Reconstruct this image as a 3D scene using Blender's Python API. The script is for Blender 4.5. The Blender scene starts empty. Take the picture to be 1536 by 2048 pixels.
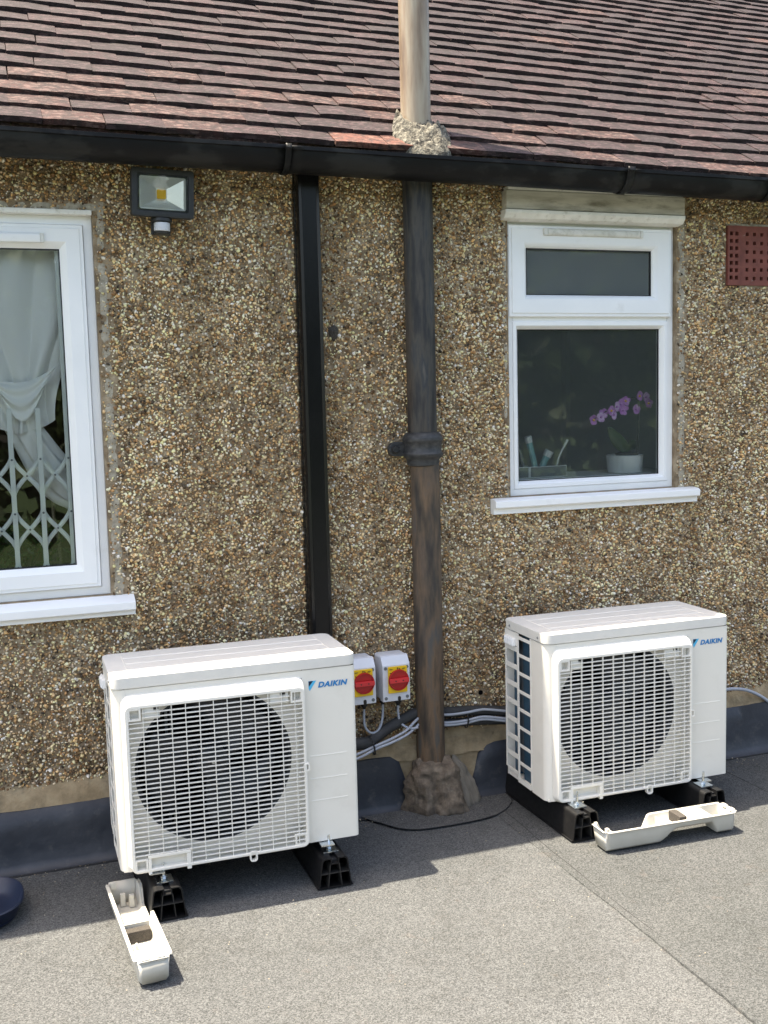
import bpy, bmesh, math, random
import numpy as np
from mathutils import Vector, Matrix

R = math.radians
random.seed(7)
rng = np.random.default_rng(11)
scene = bpy.context.scene
C = scene.collection

# ------------------------------------------------------------------ camera
cam_d = bpy.data.cameras.new("camera")
cam = bpy.data.objects.new("camera", cam_d)
C.objects.link(cam)
yaw, pitch, roll = R(19.779), R(6.0806), R(-1.444)
fwd = Vector((math.sin(yaw) * math.cos(pitch), math.cos(yaw) * math.cos(pitch), -math.sin(pitch)))
rgt0 = Vector((math.cos(yaw), -math.sin(yaw), 0))
up0 = rgt0.cross(fwd)
rgt = rgt0 * math.cos(roll) + up0 * math.sin(roll)
upv = -rgt0 * math.sin(roll) + up0 * math.cos(roll)
m = Matrix.Identity(4)
for i in range(3):
    m[i][0], m[i][1], m[i][2] = rgt[i], upv[i], -fwd[i]
m[0][3], m[1][3], m[2][3] = 0.0, -3.3934, 1.4134
cam.matrix_world = m
cam_d.sensor_fit = 'HORIZONTAL'
cam_d.sensor_width = 36.0
cam_d.lens = 50.06
cam_d.clip_start = 0.05
cam_d.clip_end = 500
scene.camera = cam

# ------------------------------------------------------------------ sky + sun
SX, SY = 0.33, -0.12                      # where light travels per metre of fall
sun_to = Vector((-SX, -SY, 1)).normalized()
elev = math.asin(sun_to.z)
world = bpy.data.worlds.new("World")
scene.world = world
world.use_nodes = True
wn = world.node_tree
wn.nodes.clear()
sky = wn.nodes.new("ShaderNodeTexSky")
sky.sky_type = 'NISHITA'
sky.sun_disc = False
sky.dust_density = 3.0
sky.ozone_density = 0.6
sky.sun_elevation = elev
sky.sun_rotation = math.atan2(sun_to.x, sun_to.y)
bg = wn.nodes.new("ShaderNodeBackground")
bg.inputs["Strength"].default_value = 0.15
wo = wn.nodes.new("ShaderNodeOutputWorld")
wn.links.new(sky.outputs[0], bg.inputs[0])
wn.links.new(bg.outputs[0], wo.inputs[0])
sun_d = bpy.data.lights.new("sun", 'SUN')
sun_d.energy = 4.5
sun_d.angle = R(0.53)
sun_d.color = (1.0, 0.95, 0.85)
sun = bpy.data.objects.new("sun", sun_d)
C.objects.link(sun)
sun.rotation_euler = sun_to.to_track_quat('Z', 'Y').to_euler()
sun.location = (-3, 1, 8)
scene.view_settings.view_transform = 'Standard'
scene.view_settings.look = 'None'
scene.view_settings.gamma = 1
scene.view_settings.use_curve_mapping = False
scene.view_settings.exposure = 1.80
scene.view_settings.use_white_balance = True
scene.view_settings.white_balance_temperature = 7350
scene.render.engine = 'CYCLES'
scene.cycles.use_denoising = True
scene.cycles.max_bounces = 8
scene.cycles.transparent_max_bounces = 12

# ------------------------------------------------------------------ materials
def new_mat(name):
    mt = bpy.data.materials.new(name)
    mt.use_nodes = True
    nt = mt.node_tree
    b = nt.nodes["Principled BSDF"]
    return mt, nt, b

def N(nt, kind, **kw):
    n = nt.nodes.new(kind)
    for k, v in kw.items():
        if k in n.inputs.keys():
            n.inputs[k].default_value = v
        else:
            setattr(n, k, v)
    return n

def coords(nt, stretch=(1, 1, 1), world_pos=True):
    if world_pos:
        src = nt.nodes.new("ShaderNodeNewGeometry").outputs["Position"]
    else:
        src = nt.nodes.new("ShaderNodeTexCoord").outputs["Object"]
    mp = nt.nodes.new("ShaderNodeMapping")
    mp.inputs["Scale"].default_value = stretch
    nt.links.new(src, mp.inputs[0])
    return mp.outputs[0]

def ramp(nt, fac, stops):
    r = nt.nodes.new("ShaderNodeValToRGB")
    el = r.color_ramp.elements
    while len(el) > 1:
        el.remove(el[-1])
    el[0].position, el[0].color = stops[0][0], (*stops[0][1], 1)
    for p, c in stops[1:]:
        e = el.new(p)
        e.color = (*c, 1)
    nt.links.new(fac, r.inputs[0])
    return r.outputs[0]

def noise(nt, vec, scale, detail=4, rough=0.55):
    n = N(nt, "ShaderNodeTexNoise", Scale=scale, Detail=detail, Roughness=rough)
    nt.links.new(vec, n.inputs["Vector"])
    return n.outputs["Fac"]

def mixc(nt, fac, a, b, mode='MIX'):
    mx = nt.nodes.new("ShaderNodeMix")
    mx.data_type = 'RGBA'
    mx.blend_type = mode
    for sock, v in ((mx.inputs[0], fac), (mx.inputs[6], a), (mx.inputs[7], b)):
        if isinstance(v, (int, float)):
            sock.default_value = v
        elif isinstance(v, tuple):
            sock.default_value = (*v, 1)
        else:
            nt.links.new(v, sock)
    return mx.outputs[2]

def bump(nt, bsdf, h, strength=0.4, dist=0.003):
    b = N(nt, "ShaderNodeBump", Strength=strength, Distance=dist)
    nt.links.new(h, b.inputs["Height"])
    nt.links.new(b.outputs[0], bsdf.inputs["Normal"])

def surf(name, stops, scale=20, rough=0.6, detail=5, bstr=0.0, bscale=80, bdist=0.002, stretch=(1, 1, 1),
         metal=0.0, spec=0.5, dirt=None, rough_var=0.0):
    mt, nt, b = new_mat(name)
    v = coords(nt, stretch)
    col = ramp(nt, noise(nt, v, scale, detail), stops)
    if dirt:
        dc, dscale, lo, hi, amt = dirt
        f = ramp(nt, noise(nt, v, dscale, 6, 0.65), [(lo, (0, 0, 0)), (hi, (amt, amt, amt))])
        col = mixc(nt, f, col, dc)
    nt.links.new(col, b.inputs["Base Color"])
    b.inputs["Roughness"].default_value = rough
    b.inputs["Metallic"].default_value = metal
    b.inputs["Specular IOR Level"].default_value = spec
    if rough_var:
        rr = nt.nodes.new("ShaderNodeMapRange")
        rr.inputs[3].default_value = rough - rough_var
        rr.inputs[4].default_value = rough + rough_var
        nt.links.new(noise(nt, v, scale * 1.7, 4), rr.inputs[0])
        nt.links.new(rr.outputs[0], b.inputs["Roughness"])
    if bstr:
        bump(nt, b, noise(nt, v, bscale, 4), bstr, bdist)
    return mt

def plain(name, c, rough=0.5, metal=0.0, spec=0.5):
    return surf(name, [(0.35, tuple(x * 0.94 for x in c)), (0.65, c)], 14, rough, 3, metal=metal, spec=spec)

M = {}
M['upvc'] = surf('white_upvc', [(0.3, (0.82, 0.83, 0.83)), (0.7, (0.87, 0.875, 0.87))], 6, 0.32,
                 dirt=((0.42, 0.40, 0.35), 9, 0.62, 0.85, 0.35))
M['upvc_dirty'] = surf('weathered_white_upvc', [(0.3, (0.6, 0.59, 0.53)), (0.7, (0.76, 0.75, 0.71))], 12, 0.5,
                       dirt=((0.25, 0.23, 0.18), 28, 0.5, 0.8, 0.6), bstr=0.1)
M['ac'] = surf('ivory_enamel', [(0.3, (0.75, 0.72, 0.645)), (0.7, (0.785, 0.755, 0.68))], 5, 0.5, bstr=0.03, bscale=900,
               dirt=((0.5, 0.46, 0.38), 11, 0.55, 0.85, 0.3))
M['ac_top'] = surf('ivory_enamel_dusty', [(0.3, (0.66, 0.65, 0.61)), (0.7, (0.72, 0.70, 0.65))], 30, 0.45,
                   dirt=((0.45, 0.43, 0.38), 60, 0.55, 0.8, 0.25), bstr=0.05, bscale=500)
M['ac_grille'] = surf('ivory_plastic', [(0.3, (0.76, 0.735, 0.67)), (0.7, (0.80, 0.775, 0.71))], 9, 0.45)
M['dark'] = plain('dark_plastic', (0.012, 0.013, 0.015), 0.5)
M['cavity_shade'] = plain('black_cavity_shade', (0.004, 0.004, 0.0045), 0.9, spec=0.05)  # near-black colour that carries the shade inside hollows
M['fan'] = plain('fan_plastic', (0.022, 0.024, 0.027), 0.4, spec=0.4)
M['fin'] = surf('blue_coated_fins', [(0.3, (0.02, 0.07, 0.12)), (0.7, (0.04, 0.11, 0.17))], 3, 0.35, stretch=(1, 1, 260),
                bstr=0.5, bscale=3, metal=0.3)
M['zinc'] = surf('zinc_plated_steel', [(0.3, (0.55, 0.6, 0.63)), (0.7, (0.72, 0.75, 0.76))], 60, 0.25, metal=1.0, rough_var=0.1)
M['rubber'] = surf('black_rubber', [(0.3, (0.005, 0.005, 0.0055)), (0.7, (0.010, 0.010, 0.0105))], 40, 0.5, spec=0.3,
                   bstr=0.15, bscale=400, dirt=((0.06, 0.057, 0.05), 35, 0.6, 0.85, 0.3), rough_var=0.12)
M['rubber_edge'] = surf('scuffed_rubber_edge', [(0.3, (0.016, 0.015, 0.014)), (0.7, (0.032, 0.03, 0.027))], 60, 0.6)
M['logo_blue'] = plain('logo_blue', (0.0, 0.19, 0.48), 0.4)
M['logo_cyan'] = plain('logo_cyan', (0.06, 0.46, 0.75), 0.4)
M['logo_navy'] = plain('logo_navy', (0.004, 0.02, 0.05), 0.4)
M['tray'] = surf('cream_moulded_plastic', [(0.3, (0.50, 0.485, 0.43)), (0.7, (0.55, 0.535, 0.48))], 20, 0.45,
                 dirt=((0.4, 0.37, 0.3), 50, 0.62, 0.9, 0.35))
M['foam'] = surf('dark_foam', [(0.3, (0.03, 0.026, 0.022)), (0.7, (0.09, 0.078, 0.066))], 400, 0.95, bstr=0.8, bscale=500)
M['navy'] = surf('navy_rubber', [(0.3, (0.004, 0.010, 0.030)), (0.7, (0.008, 0.017, 0.042))], 30, 0.45,
                 dirt=((0.12, 0.13, 0.14), 40, 0.62, 0.9, 0.3))
M['pvc_black'] = surf('black_pvc', [(0.3, (0.004, 0.004, 0.005)), (0.7, (0.007, 0.007, 0.008))], 9, 0.25, spec=0.3,
                      dirt=((0.025, 0.025, 0.024), 30, 0.6, 0.9, 0.35))
M['iso'] = plain('grey_white_abs', (0.62, 0.64, 0.68), 0.35)
M['yellow'] = plain('yellow_plate', (0.80, 0.50, 0.01), 0.45)
M['red'] = plain('red_knob', (0.40, 0.006, 0.01), 0.35)
M['red_grip'] = plain('red_grip', (0.62, 0.03, 0.035), 0.4)
M['screw'] = plain('dull_screw', (0.16, 0.18, 0.2), 0.4, metal=0.6)
M['cable'] = plain('grey_cable_sheath', (0.34, 0.37, 0.42), 0.45)
M['insul'] = surf('black_pipe_insulation', [(0.3, (0.02, 0.021, 0.022)), (0.7, (0.04, 0.041, 0.042))], 40, 0.75, bstr=0.3, bscale=200)
M['alu'] = surf('satin_reflector', [(0.3, (0.88, 0.89, 0.85)), (0.7, (0.92, 0.93, 0.89))], 20, 0.28, metal=0.55)
M['flood'] = surf('dark_grey_casting', [(0.3, (0.012, 0.013, 0.014)), (0.7, (0.022, 0.024, 0.025))], 40, 0.5, bstr=0.1, bscale=300,
                  dirt=((0.12, 0.11, 0.09), 50, 0.6, 0.9, 0.35))
M['chip'] = plain('yellow_phosphor', (0.95, 0.50, 0.008), 0.5)
M['lens'] = plain('milky_lens', (0.55, 0.56, 0.58), 0.5)
M['mortar'] = surf('tan_mortar', [(0.25, (0.2, 0.15, 0.085)), (0.5, (0.31, 0.235, 0.14)), (0.75, (0.40, 0.32, 0.20))], 22, 0.92,
                   bstr=0.7, bscale=120, bdist=0.004, dirt=((0.09, 0.08, 0.06), 14, 0.5, 0.75, 0.6))
M['margin'] = surf('grey_mortar_margin', [(0.25, (0.2, 0.175, 0.13)), (0.5, (0.36, 0.32, 0.25)), (0.75, (0.48, 0.44, 0.35))], 45, 0.92,
                   bstr=0.8, bscale=160, bdist=0.004, dirt=((0.10, 0.085, 0.06), 80, 0.55, 0.72, 0.7))
M['mound'] = surf('brown_weathered_mortar', [(0.25, (0.055, 0.043, 0.032)), (0.5, (0.125, 0.098, 0.072)), (0.8, (0.22, 0.18, 0.135))], 40, 0.92,
                  bstr=0.9, bscale=140, bdist=0.004, dirt=((0.24, 0.22, 0.18), 12, 0.6, 0.75, 0.6))
M['mound_pale'] = surf('pale_trowelled_mortar', [(0.25, (0.13, 0.115, 0.092)), (0.75, (0.26, 0.235, 0.19))], 18, 0.92, bstr=0.8, bscale=70,
                       bdist=0.003, stretch=(1, 1, 0.35), dirt=((0.09, 0.08, 0.06), 30, 0.55, 0.8, 0.5))
M['mound_roof'] = surf('lichen_mortar', [(0.3, (0.05, 0.045, 0.035)), (0.5, (0.13, 0.12, 0.095)), (0.72, (0.26, 0.245, 0.2))], 70, 0.95,
                       bstr=1.0, bscale=150, bdist=0.006, dirt=((0.022, 0.02, 0.017), 60, 0.5, 0.6, 0.92))
M['lead'] = surf('dark_bitumen_flashing', [(0.25, (0.018, 0.021, 0.028)), (0.5, (0.031, 0.036, 0.046)), (0.8, (0.062, 0.067, 0.077))], 6, 0.55,
                 bstr=0.6, bscale=14, bdist=0.008, dirt=((0.16, 0.155, 0.14), 22, 0.58, 0.84, 0.5), rough_var=0.1)
M['joint'] = plain('bitumen_joint', (0.026, 0.026, 0.027), 0.85)
M['gutter'] = surf('old_black_gutter_paint', [(0.3, (0.0035, 0.0035, 0.004)), (0.5, (0.006, 0.006, 0.0065)), (0.55, (0.017, 0.017, 0.0165)),
                   (0.75, (0.022, 0.0215, 0.02))], 9, 0.5, 7, spec=0.2, bstr=0.5, bscale=30, bdist=0.004, stretch=(0.5, 1, 1), rough_var=0.2)
M['fascia'] = plain('black_fascia', (0.012, 0.011, 0.01), 0.6)
M['concrete'] = surf('stained_concrete', [(0.25, (0.26, 0.24, 0.19)), (0.5, (0.52, 0.49, 0.42)), (0.75, (0.68, 0.65, 0.57))], 16, 0.85,
                     bstr=0.3, bscale=90, stretch=(0.35, 1, 1.6), dirt=((0.12, 0.105, 0.075), 24, 0.52, 0.72, 0.7))
M['cream'] = surf('flaking_cream_paint', [(0.3, (0.68, 0.66, 0.59)), (0.7, (0.84, 0.82, 0.76))], 20, 0.6, bstr=0.3, bscale=60,
                  dirt=((0.3, 0.26, 0.19), 32, 0.55, 0.75, 0.6))
M['airbrick'] = surf('red_terracotta', [(0.3, (0.15, 0.044, 0.033)), (0.7, (0.23, 0.068, 0.05))], 25, 0.75, bstr=0.3, bscale=120,
                     dirt=((0.42, 0.38, 0.33), 30, 0.68, 0.76, 0.7))
M['iron'] = surf('weathered_black_iron', [(0.3, (0.009, 0.010, 0.013)), (0.43, (0.024, 0.025, 0.027)), (0.54, (0.058, 0.053, 0.046)),
                 (0.62, (0.032, 0.036, 0.041)), (0.74, (0.10, 0.092, 0.08))], 30, 0.6, 8, spec=0.35, bstr=0.4, bscale=70, bdist=0.003,
                 stretch=(1, 1, 0.16), dirt=((0.085, 0.055, 0.034), 5, 0.5, 0.75, 0.7), rough_var=0.12)
M['iron_low'] = surf('rusting_brown_iron', [(0.3, (0.032, 0.025, 0.02)), (0.43, (0.072, 0.054, 0.038)), (0.55, (0.145, 0.095, 0.058)), (0.66, (0.085, 0.078, 0.068)),
                     (0.78, (0.10, 0.088, 0.07))], 28, 0.72, 8, spec=0.35, bstr=0.4, bscale=80, bdist=0.003, stretch=(1, 1, 0.2),
                     dirt=((0.03, 0.04, 0.05), 6, 0.5, 0.7, 0.6))
M['iron_joint'] = surf('black_iron_socket', [(0.3, (0.014, 0.015, 0.017)), (0.6, (0.04, 0.041, 0.042)), (0.8, (0.075, 0.073, 0.066))], 60, 0.55,
                       bstr=0.5, bscale=90, stretch=(1, 1, 2), rough_var=0.12)
M['vent_pipe'] = surf('buff_painted_pipe', [(0.28, (0.13, 0.085, 0.055)), (0.44, (0.25, 0.185, 0.125)), (0.6, (0.34, 0.285, 0.21)), (0.8, (0.40, 0.35, 0.28))],
                      26, 0.42, 6, bstr=0.3, bscale=140, stretch=(1, 1, 0.14), dirt=((0.12, 0.10, 0.08), 40, 0.58, 0.8, 0.6), rough_var=0.1)
M['grille_paint'] = plain('pale_painted_steel', (0.74, 0.79, 0.77), 0.4)
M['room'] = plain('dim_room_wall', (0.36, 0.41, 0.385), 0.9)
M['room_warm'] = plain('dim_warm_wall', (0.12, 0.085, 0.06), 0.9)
M['pot'] = plain('white_ceramic', (0.85, 0.86, 0.85), 0.3)
M['petal_pale'] = surf('pale_pink_petals', [(0.3, (0.55, 0.25, 0.6)), (0.6, (0.75, 0.5, 0.78)), (0.75, (0.88, 0.78, 0.88))], 90, 0.6)
M['petal'] = surf('purple_petals', [(0.3, (0.42, 0.12, 0.48)), (0.6, (0.58, 0.24, 0.62)), (0.75, (0.8, 0.6, 0.82))], 60, 0.6)
M['leaf'] = surf('dark_leaf', [(0.3, (0.03, 0.06, 0.015)), (0.7, (0.05, 0.09, 0.025))], 20, 0.4)
M['stem'] = plain('brown_stem', (0.05, 0.05, 0.03), 0.6)
M['teal'] = plain('teal_plastic', (0.14, 0.36, 0.38), 0.4)
M['white_plastic'] = plain('white_plastic', (0.6, 0.62, 0.62), 0.4)
M['wicker'] = surf('woven_basket', [(0.3, (0.09, 0.08, 0.06)), (0.7, (0.2, 0.18, 0.14))], 120, 0.9, bstr=0.6, bscale=150)
M['rope'] = surf('hemp_rope', [(0.3, (0.16, 0.13, 0.08)), (0.7, (0.3, 0.26, 0.18))], 200, 0.9, bstr=0.6, bscale=200)

# glass panes: clear and satin
def glass(name, rough=None):
    mt, nt, b = new_mat(name)
    nt.nodes.remove(b)
    out = nt.nodes["Material Output"]
    fr = N(nt, "ShaderNodeFresnel", IOR=1.45)
    gl = N(nt, "ShaderNodeBsdfGlossy", Roughness=0.01)
    if rough is None:
        tr = nt.nodes.new("ShaderNodeBsdfTransparent")
        tr.inputs[0].default_value = (0.985, 0.995, 0.99, 1)
    else:
        rf = N(nt, "ShaderNodeBsdfRefraction", Roughness=rough, IOR=1.02)
        rf.inputs[0].default_value = (0.97, 0.99, 0.98, 1)
        tp = nt.nodes.new("ShaderNodeBsdfTransparent")
        tp.inputs[0].default_value = (0.97, 0.99, 0.98, 1)
        tr = nt.nodes.new("ShaderNodeMixShader")
        tr.inputs[0].default_value = 0.55 if rough < 0.2 else 0.9
        nt.links.new(tp.outputs[0], tr.inputs[1])
        nt.links.new(rf.outputs[0], tr.inputs[2])
    mx = nt.nodes.new("ShaderNodeMixShader")
    nt.links.new(fr.outputs[0], mx.inputs[0])
    nt.links.new(tr.outputs[0], mx.inputs[1])
    nt.links.new(gl.outputs[0], mx.inputs[2])
    last = mx.outputs[0]
    if rough is not None:
        df = N(nt, "ShaderNodeBsdfDiffuse")
        df.inputs[0].default_value = (0.5, 0.56, 0.58, 1)
        m2 = nt.nodes.new("ShaderNodeMixShader")
        m2.inputs[0].default_value = 0.15 if rough > 0.2 else 0.04
        nt.links.new(last, m2.inputs[1])
        nt.links.new(df.outputs[0], m2.inputs[2])
        last = m2.outputs[0]
    nt.links.new(last, out.inputs[0])
    return mt
M['glass'] = glass('clear_glass')
M['satin'] = glass('satin_glass', 0.16)
M['frosted'] = glass('frosted_glass', 0.35)

# sheer curtain
def sheer():
    mt, nt, b = new_mat('sheer_voile')
    out = nt.nodes["Material Output"]
    b.inputs["Base Color"].default_value = (0.93, 0.945, 0.92, 1)
    b.inputs["Roughness"].default_value = 0.9
    tl = nt.nodes.new("ShaderNodeBsdfTranslucent")
    tl.inputs[0].default_value = (0.8, 0.82, 0.8, 1)
    tp = nt.nodes.new("ShaderNodeBsdfTransparent")
    m1 = nt.nodes.new("ShaderNodeMixShader"); m1.inputs[0].default_value = 0.12
    m2 = nt.nodes.new("ShaderNodeMixShader"); m2.inputs[0].default_value = 0.06
    nt.links.new(b.outputs[0], m1.inputs[1]); nt.links.new(tl.outputs[0], m1.inputs[2])
    nt.links.new(m1.outputs[0], m2.inputs[1]); nt.links.new(tp.outputs[0], m2.inputs[2])
    nt.links.new(m2.outputs[0], out.inputs[0])
    return mt
M['sheer'] = sheer()

# mineral felt
def felt(name, lo, mid, hi, big):
    mt, nt, b = new_mat(name)
    v = coords(nt)
    n1 = noise(nt, v, 380, 3, 0.75)
    vo = N(nt, "ShaderNodeTexVoronoi", Scale=330.0)
    nt.links.new(v, vo.inputs["Vector"])
    sep = nt.nodes.new("ShaderNodeSeparateColor")
    nt.links.new(vo.outputs["Color"], sep.inputs[0])
    c1 = ramp(nt, n1, [(0.3, lo), (0.5, mid), (0.68, hi)])
    c2 = ramp(nt, sep.outputs[0], [(0.0, lo), (0.45, mid), (1.0, hi)])
    col = mixc(nt, 0.55, c1, c2)
    n2 = noise(nt, v, 3.2, 5, 0.6)
    col = mixc(nt, ramp(nt, n2, [(0.35, (0, 0, 0)), (0.7, (0.6, 0.6, 0.6))]), col, big, 'MULTIPLY')
    stain = ramp(nt, noise(nt, v, 13, 6, 0.7), [(0.6, (0, 0, 0)), (0.78, (0.3, 0.3, 0.3))])
    col = mixc(nt, stain, col, (0.17, 0.13, 0.105))
    tide = ramp(nt, noise(nt, v, 1.7, 4, 0.55), [(0.40, (0.97, 0.97, 0.97)), (0.475, (0.985, 0.985, 0.985)), (0.49, (0.92, 0.915, 0.905)), (0.52, (1.01, 1.01, 1.01)), (0.62, (1.04, 1.035, 1.03))])
    col = mixc(nt, 1.0, col, tide, 'MULTIPLY')
    scuff = ramp(nt, noise(nt, v, 42, 6, 0.7), [(0.70, (0, 0, 0)), (0.78, (0.6, 0.6, 0.6))])
    col = mixc(nt, scuff, col, (0.36, 0.35, 0.32))
    nt.links.new(col, b.inputs["Base Color"])
    b.inputs["Roughness"].default_value = 0.95
    b.inputs["Specular IOR Level"].default_value = 0.2
    bump(nt, b, n1, 0.55, 0.004)
    return mt
M['felt'] = felt('pale_mineral_felt', (0.0195, 0.0205, 0.0208), (0.081, 0.084, 0.085), (0.182, 0.187, 0.188), (0.8, 0.81, 0.8))
M['felt2'] = felt('grey_mineral_felt', (0.016, 0.017, 0.017), (0.069, 0.072, 0.0725), (0.16, 0.164, 0.164), (0.76, 0.78, 0.76))
M['felt_dark'] = felt('dark_mineral_felt', (0.025, 0.026, 0.027), (0.075, 0.077, 0.077), (0.18, 0.18, 0.175), (0.8, 0.8, 0.8))

# clay tiles, three weathering states
def tile_mat(name, base, alt, lichen, amt):
    mt, nt, b = new_mat(name)
    v = coords(nt)
    oi = nt.nodes.new("ShaderNodeObjectInfo")
    att = nt.nodes.new("ShaderNodeAttribute"); att.attribute_name = "tint"
    add = nt.nodes.new("ShaderNodeMath"); add.operation = 'ADD'
    nt.links.new(oi.outputs["Random"], add.inputs[0]); nt.links.new(att.outputs["Fac"], add.inputs[1])
    fr = nt.nodes.new("ShaderNodeMath"); fr.operation = 'FRACT'
    nt.links.new(add.outputs[0], fr.inputs[0])
    col = ramp(nt, fr.outputs[0], [(0.0, tuple(x * 0.86 for x in base)), (0.5, base), (1.0, alt)])
    grime = ramp(nt, noise(nt, v, 38, 6, 0.65), [(0.38, (0, 0, 0)), (0.6, (0.8, 0.8, 0.8))])
    col = mixc(nt, grime, col, (0.022, 0.0175, 0.0165))
    li = ramp(nt, noise(nt, coords(nt, (0.55, 1.3, 1.3)), 60, 6, 0.72), [(0.50, (0, 0, 0)), (0.60, (amt, amt, amt))])
    col = mixc(nt, li, col, lichen)
    sp = ramp(nt, noise(nt, v, 30, 5, 0.75), [(0.70, (0, 0, 0)), (0.75, (0.8, 0.8, 0.8))])
    col = mixc(nt, sp, col, (0.20, 0.19, 0.175))
    nt.links.new(col, b.inputs["Base Color"])
    b.inputs["Roughness"].default_value = 0.85
    b.inputs["Specular IOR Level"].default_value = 0.3
    bump(nt, b, noise(nt, v, 170, 4), 0.6, 0.003)
    return mt
M['tile_dark'] = tile_mat('dark_brown_clay', (0.021, 0.0126, 0.0145), (0.029, 0.0166, 0.0185), (0.088, 0.0630, 0.069), 0.4)
M['tile_mid'] = tile_mat('plum_brown_clay', (0.026, 0.0140, 0.0155), (0.037, 0.0180, 0.019), (0.115, 0.0738, 0.077), 0.5)
M['tile_pink'] = tile_mat('pink_red_clay', (0.045, 0.0205, 0.019), (0.066, 0.029, 0.025), (0.17, 0.112, 0.098), 0.6)
M['tile_new'] = tile_mat('fresh_orange_clay', (0.15, 0.058, 0.042), (0.18, 0.068, 0.048), (0.26, 0.145, 0.11), 0.5)

def pebble_mat():
    mt, nt, b = new_mat('pebbles')
    att = nt.nodes.new("ShaderNodeAttribute"); att.attribute_name = "Col"
    v = coords(nt)
    f = ramp(nt, noise(nt, v, 420, 3), [(0.3, (0.72, 0.70, 0.66)), (0.7, (1.08, 1.06, 1.02))])
    col = mixc(nt, 1.0, att.outputs["Color"], f, 'MULTIPLY')
    g = ramp(nt, noise(nt, v, 5.5, 5, 0.6), [(0.35, (0.78, 0.72, 0.64)), (0.62, (1.1, 1.08, 1.05))])
    col = mixc(nt, 1.0, col, g, 'MULTIPLY')
    st = ramp(nt, noise(nt, coords(nt, (9, 1, 0.7)), 1.0, 4, 0.6), [(0.34, (0.74, 0.70, 0.64)), (0.55, (1.03, 1.02, 1.0))])
    col = mixc(nt, 1.0, col, st, 'MULTIPLY')
    nt.links.new(col, b.inputs["Base Color"])
    b.inputs["Roughness"].default_value = 0.48
    b.inputs["Specular IOR Level"].default_value = 0.45
    return mt
M['pebble'] = pebble_mat()
M['render'] = surf('brown_dash_mortar', [(0.25, (0.12, 0.084, 0.05)), (0.5, (0.25, 0.185, 0.115)), (0.75, (0.45, 0.365, 0.255))], 24, 0.93,
                   bstr=0.9, bscale=170, bdist=0.004, dirt=((0.3, 0.27, 0.22), 7, 0.55, 0.8, 0.5))

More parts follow.
